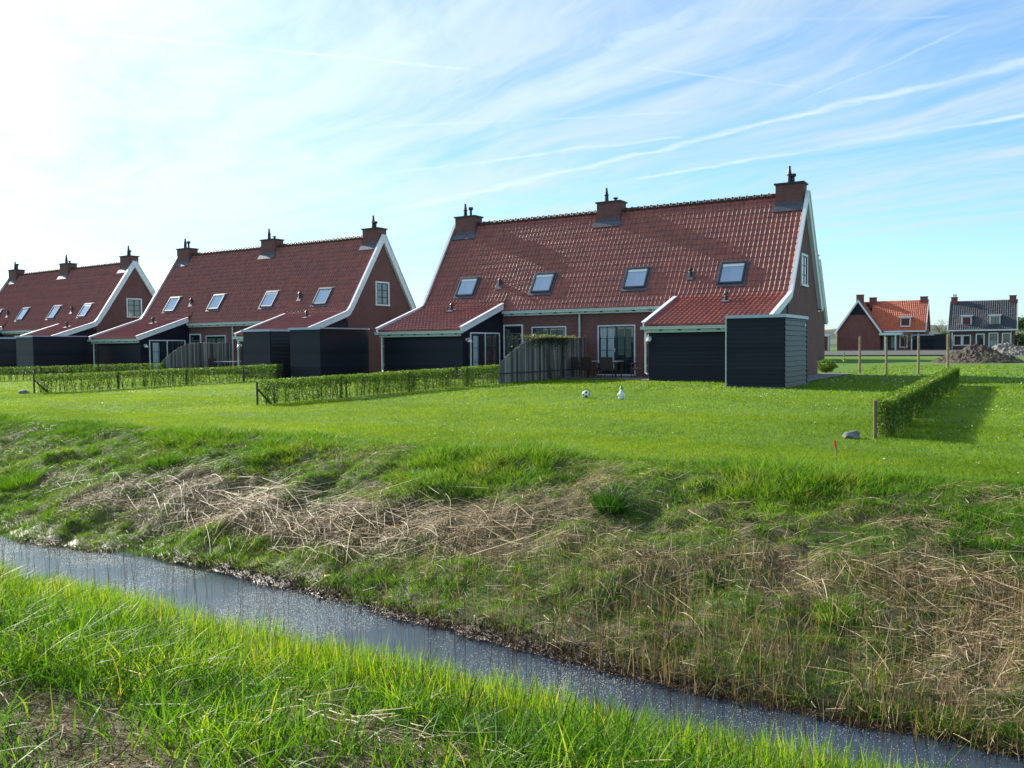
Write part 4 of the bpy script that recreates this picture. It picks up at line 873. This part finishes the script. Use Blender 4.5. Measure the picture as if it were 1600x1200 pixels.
# a few outstanding tufts
def tuft(x0, y0, rad, hh, n, label, tbase, name='grass_tuft', m='grass_bank', group='stand-alone grass tufts'):
    a = RNG.random(n)*6.3; r = np.sqrt(RNG.random(n))*rad; x = np.cos(a)*r; y = np.sin(a)*r; out = np.stack([np.cos(a), np.sin(a)], 1)*(r/rad)[:, None]
    z0 = gz(x0, y0); o = blades(name, x, y, ground(x+x0, y+y0)-z0-.01, hh*RNG.uniform(.5, 1.2, n), np.full(n, .0042), out*.35+rnd(n, .12), out*.6+rnd(n, .15), np.clip(tbase+.3*(RNG.random(n)-.5), 0, 1), m, 4)
    del o['kind']; o.location = (x0, y0, z0); tag(o, label, 'grass tuft', group)
tuft(-4.05, 8.95, .16, .27, 420, 'bluish dark grass tuft standing alone high on the far bank', .22)
tuft(-14.55, 8.1, .30, .27, 700, 'round bright green grass tussock on the far bank at the left edge', .55)
tuft(-1.35, 7.5, .15, .16, 260, 'fresh green tuft low on the far bank at the right, below the straw', .7)
tuft(-12.2, 9.2, .22, .2, 420, 'green tussock near the lawn edge at the left of the far bank', .45)

# dead reeds: long stalks lying on the bank
def straws(name, x, y, L, w, ang, pitch, tint, lift=.03, curve=.12, m='straw'):
    n = len(x); seg = 4; d = np.stack([np.cos(ang)*np.cos(pitch), np.sin(ang)*np.cos(pitch), np.sin(pitch)], 1); side = np.stack([-np.sin(ang), np.cos(ang)], 1); cv = RNG.normal(0, curve, n)
    z0 = ground(x, y)+RNG.random(n)*lift; V = np.empty((n, (seg+1)*2, 3), np.float32); kk = RNG.integers(1, seg, n)
    xe = x+d[:, 0]*L+side[:, 0]*cv*L; ye = y+d[:, 1]*L+side[:, 1]*cv*L; ze = ground(xe, ye); g0 = ground(x, y); gm = ground((x+xe)/2, (y+ye)/2); bulge = np.maximum(gm-(g0+ze)/2, 0)
    for k in range(seg+1):
        u = k/seg; px_ = x+d[:, 0]*L*u+side[:, 0]*cv*L*u*u; py_ = y+d[:, 1]*L*u+side[:, 1]*cv*L*u*u
        pz_ = np.where(np.abs(pitch) > .35, z0+d[:, 2]*L*u, g0*(1-u)+ze*u+bulge*4*u*(1-u)+(z0-g0)+d[:, 2]*L*u)
        ww = w*(1-.5*u); V[:, 2*k] = np.stack([px_-side[:, 0]*ww, py_-side[:, 1]*ww, pz_-ww*.6], 1); V[:, 2*k+1] = np.stack([px_+side[:, 0]*ww, py_+side[:, 1]*ww, pz_+ww*.6], 1)
    nv = 2*(seg+1); b = (np.arange(n)*nv)[:, None]; q = np.array([[2*k, 2*k+1, 2*k+3, 2*k+2] for k in range(seg)]); F = (b[:, :, None]+q[None]).reshape(-1, 4)
    return tag(npmesh(name, V.reshape(-1, 3), F, m, np.repeat(tint, nv)), kind='stuff')
# matted thatch
x, y = scatter(400000, -24, 2.2, 6.4, 10.6, .08, True); k = RNG.random(len(x)) < np.clip(strawmask(x, y)*.62-.03, .05, 1); x, y = x[k], y[k]; n = len(x)
straws('dead_reed_thatch', x, y, RNG.uniform(.04, .20, n), np.full(n, .0020)*RNG.uniform(.6, 1.6, n), RNG.normal(-.6, 1.1, n)+np.where(RNG.random(n) < .3, pi/2, 0), RNG.normal(.08, .22, n), np.clip(RNG.normal(.48, .27, n)+.4*(fbm(x, y, 1.5, 77)-.5), 0, 1), .06)
# long pale stalks in drifts
LX, LY = [], []
for cx, cy, sx, sy, n in ((-9.6, 8.35, 1.0, .28, 300), (-8.3, 8.1, 1.1, .30, 320), (-6.9, 8.1, 1.1, .4, 220), (-5.3, 8.6, .8, .35, 60), (-2.5, 7.6, 1.3, .35, 60), (-1.0, 8.2, .8, .3, 70), (-.2, 7.6, .6, .5, 60), (-3.3, 9.2, 1.5, .4, 36), (-1.2, 9.1, 1.2, .4, 34), (-11.5, 8.2, 1.2, .3, 30)):
    LX.append(RNG.normal(cx, sx, n)); LY.append(np.clip(RNG.normal(cy, sy, n), 6.7, 10.4))
x, y = np.concatenate(LX), np.concatenate(LY); n = len(x)
straws('long_dead_reeds', x, y, RNG.uniform(.15, .6, n)*(1+.5*(x < -5)), RNG.uniform(.0014, .0036, n)*(1+.25*(x < -5)), RNG.normal(-.45, .75, n), RNG.normal(.04, .12, n), np.clip(RNG.normal(.78, .17, n), 0, 1), .08, .10)
# broken stalks standing near the water
x, y = scatter(14000, -9, 2, 6.3, 8.3, .06, True); dn = np.clip((x+6)/6, .04, 1)*np.clip((8.6-y)/1.4, 0, 1)*(.3+1.2*vnoise(x, y, 2, 81)); k = RNG.random(len(x)) < dn; x, y = x[k], y[k]; n = len(x)
straws('standing_reed_stubble', x, y, RNG.uniform(.08, .30, n), RNG.uniform(.0018, .0035, n), RNG.random(n)*6.3, np.clip(RNG.normal(1.35, .2, n), .7, 1.75), np.clip(RNG.normal(.5, .22, n), 0, 1), .0, .04)
x, y = scatter(1500, -12, 1, 4.9, 6.6, .04); k = RNG.random(len(x)) < (.15+.55*vnoise(x, y, 1.6, 84)); x, y = x[k], y[k]; n = len(x)
o = straws('reed_stems_in_water', x, y, RNG.uniform(.12, .42, n)+.25, RNG.uniform(.0015, .003, n), RNG.random(n)*6.3, np.clip(RNG.normal(1.45, .1, n), 1.1, 1.7), np.clip(RNG.normal(.12, .12, n), 0, 1), .0, .03)
# brown litter crumbling into the water along the far shore
x, y = scatter(26000, -22, 2, 6.15, 6.55, .08); y = y+shore(x); n = len(x)
straws('shore_litter', x, y, RNG.uniform(.015, .07, n), RNG.uniform(.002, .006, n), RNG.random(n)*6.3, RNG.normal(.2, .5, n), np.clip(RNG.normal(.02, .10, n), 0, 1), .02)
# duckweed specks on the water, coloured white to stand in for sparkle
x, y = scatter(150000, -14, 1.5, 4.9, 6.7, .04); k = RNG.random(len(x)) < np.clip(fbm(x, y, 1.1, 91)*3.6-1.4, 0, 1)*np.where(x > -2.5, .35, .9); x, y = x[k], y[k]; n = len(x); a = RNG.random(n)*6.3; s_ = (RNG.uniform(.0010, .0034, n)*(1+.08*np.maximum(-x, 0)))[:, None]
V, F, T = quads(np.stack([x, y, np.full(n, WATER+.004)], 1), np.stack([np.cos(a), np.sin(a), 0*a], 1)*s_, np.stack([-np.sin(a), np.cos(a), 0*a], 1)*s_, np.clip(RNG.normal(.75, .2, n), 0, 1)); tag(npmesh('duckweed_and_sparkle', V, F, 'daisy_and_sparkle', T), kind='stuff')
# a yellow crumpled leaf-like scrap at the shore
o = boulder('yellow_scrap', (-6.55, 6.95, gz(-6.55, 6.95)+.01), .05, .03, .025, 'small yellow scrap lying on the muddy far shore', 9); o.data.materials.clear(); o.data.materials.append(MT['yellow_paint']); o['category'] = 'litter'; del o['group']

# foreground bank: fresh reed grass
def dirtmask(x, y):
    m = 0*x
    for a in ((-4.0, 2.3, .5, .28), (-3.1, 2.0, .5, .25), (-5.4, 3.0, .35, .25), (-6.8, 3.6, .5, .3), (-2.75, 3.25, .65, .18), (-2.3, 2.6, .3, .2)): m = m+ell(x, y, *a)
    return m
x, y = scatter(80000, -11, 1.2, 1.6, 4.85, .1); dm = dirtmask(x, y); k = RNG.random(len(x)) < np.clip((.25+1.1*fbm(x, y, 1.7, 101))*(1-1.15*dm), .03, 1)*np.clip(.45+.25*(y-1.6), .3, 1); x, y = x[k], y[k]; n = len(x)
v = fbm(x, y, 1.1, 103); h = RNG.uniform(.08, .36, n)*(.35+1.25*v)*(1-.45*np.clip(dirtmask(x, y), 0, 1))
tint = np.clip(.08+.55*RNG.random(n)+.9*(fbm(x, y, 1.5, 105)-.42)+np.where(RNG.random(n) < .06, .45, 0), 0, 1)
blades('foreground_grass', x, y, ground(x, y)-.01, h, RNG.uniform(.0026, .0062, n), rnd(n, .28), rnd(n, .5)+np.array([.12, -.08]), tint, 'grass_near', 5)
# upright yellow-green shoots along the near waterline
x, y = scatter(44000, -13, 1.2, 3.9, 5.15, .1); k = RNG.random(len(x)) < np.clip((.2+1.2*fbm(x, y, 2.2, 107))*np.clip((y-3.7)*1.2, 0, 1)*np.clip((5.15-y)*2.5, 0, 1), 0, 1); x, y = x[k], y[k]; n = len(x)
blades('reed_shoots', x, y, ground(x, y)-.01, RNG.uniform(.12, .40, n)*(.6+.8*fbm(x, y, 2.5, 108)), RNG.uniform(.0025, .0052, n), rnd(n, .10), rnd(n, .12), np.clip(RNG.normal(.72, .14, n), 0, 1), 'grass_near', 4)
x, y = scatter(2600, -12, 1, 3.9, 5.0, .1); n = len(x)
straws('dead_stalks_in_shoots', x, y, RNG.uniform(.12, .34, n), RNG.uniform(.0015, .003, n), RNG.random(n)*6.3, np.clip(RNG.normal(1.35, .2, n), .8, 1.7), np.clip(RNG.normal(.25, .2, n), 0, 1), 0, .04)
# dry litter between the foreground tufts
x, y = scatter(90000, -10, 1, 1.5, 4.6, .1); k = RNG.random(len(x)) < np.clip(.16+1.0*dirtmask(x, y), 0, 1); x, y = x[k], y[k]; n = len(x)
straws('foreground_litter', x, y, RNG.uniform(.02, .12, n), RNG.uniform(.001, .0028, n), RNG.random(n)*6.3, RNG.normal(.1, .3, n), np.clip(RNG.normal(.38, .22, n), 0, 1), .03)
x = np.concatenate([RNG.normal(-2.75, .45, 50), RNG.normal(-4.6, 1.2, 120), RNG.normal(-1.6, .9, 60)]); y = np.concatenate([RNG.normal(3.2, .10, 50), RNG.normal(3.3, .6, 120), RNG.normal(3.5, .5, 60)]); n = len(x)
straws('foreground_dead_stalks', x, y, RNG.uniform(.12, .4, n), RNG.uniform(.0012, .003, n), RNG.normal(-.3, .5, n), RNG.normal(.12, .12, n), np.clip(RNG.normal(.7, .25, n), 0, 1), .12, .12)
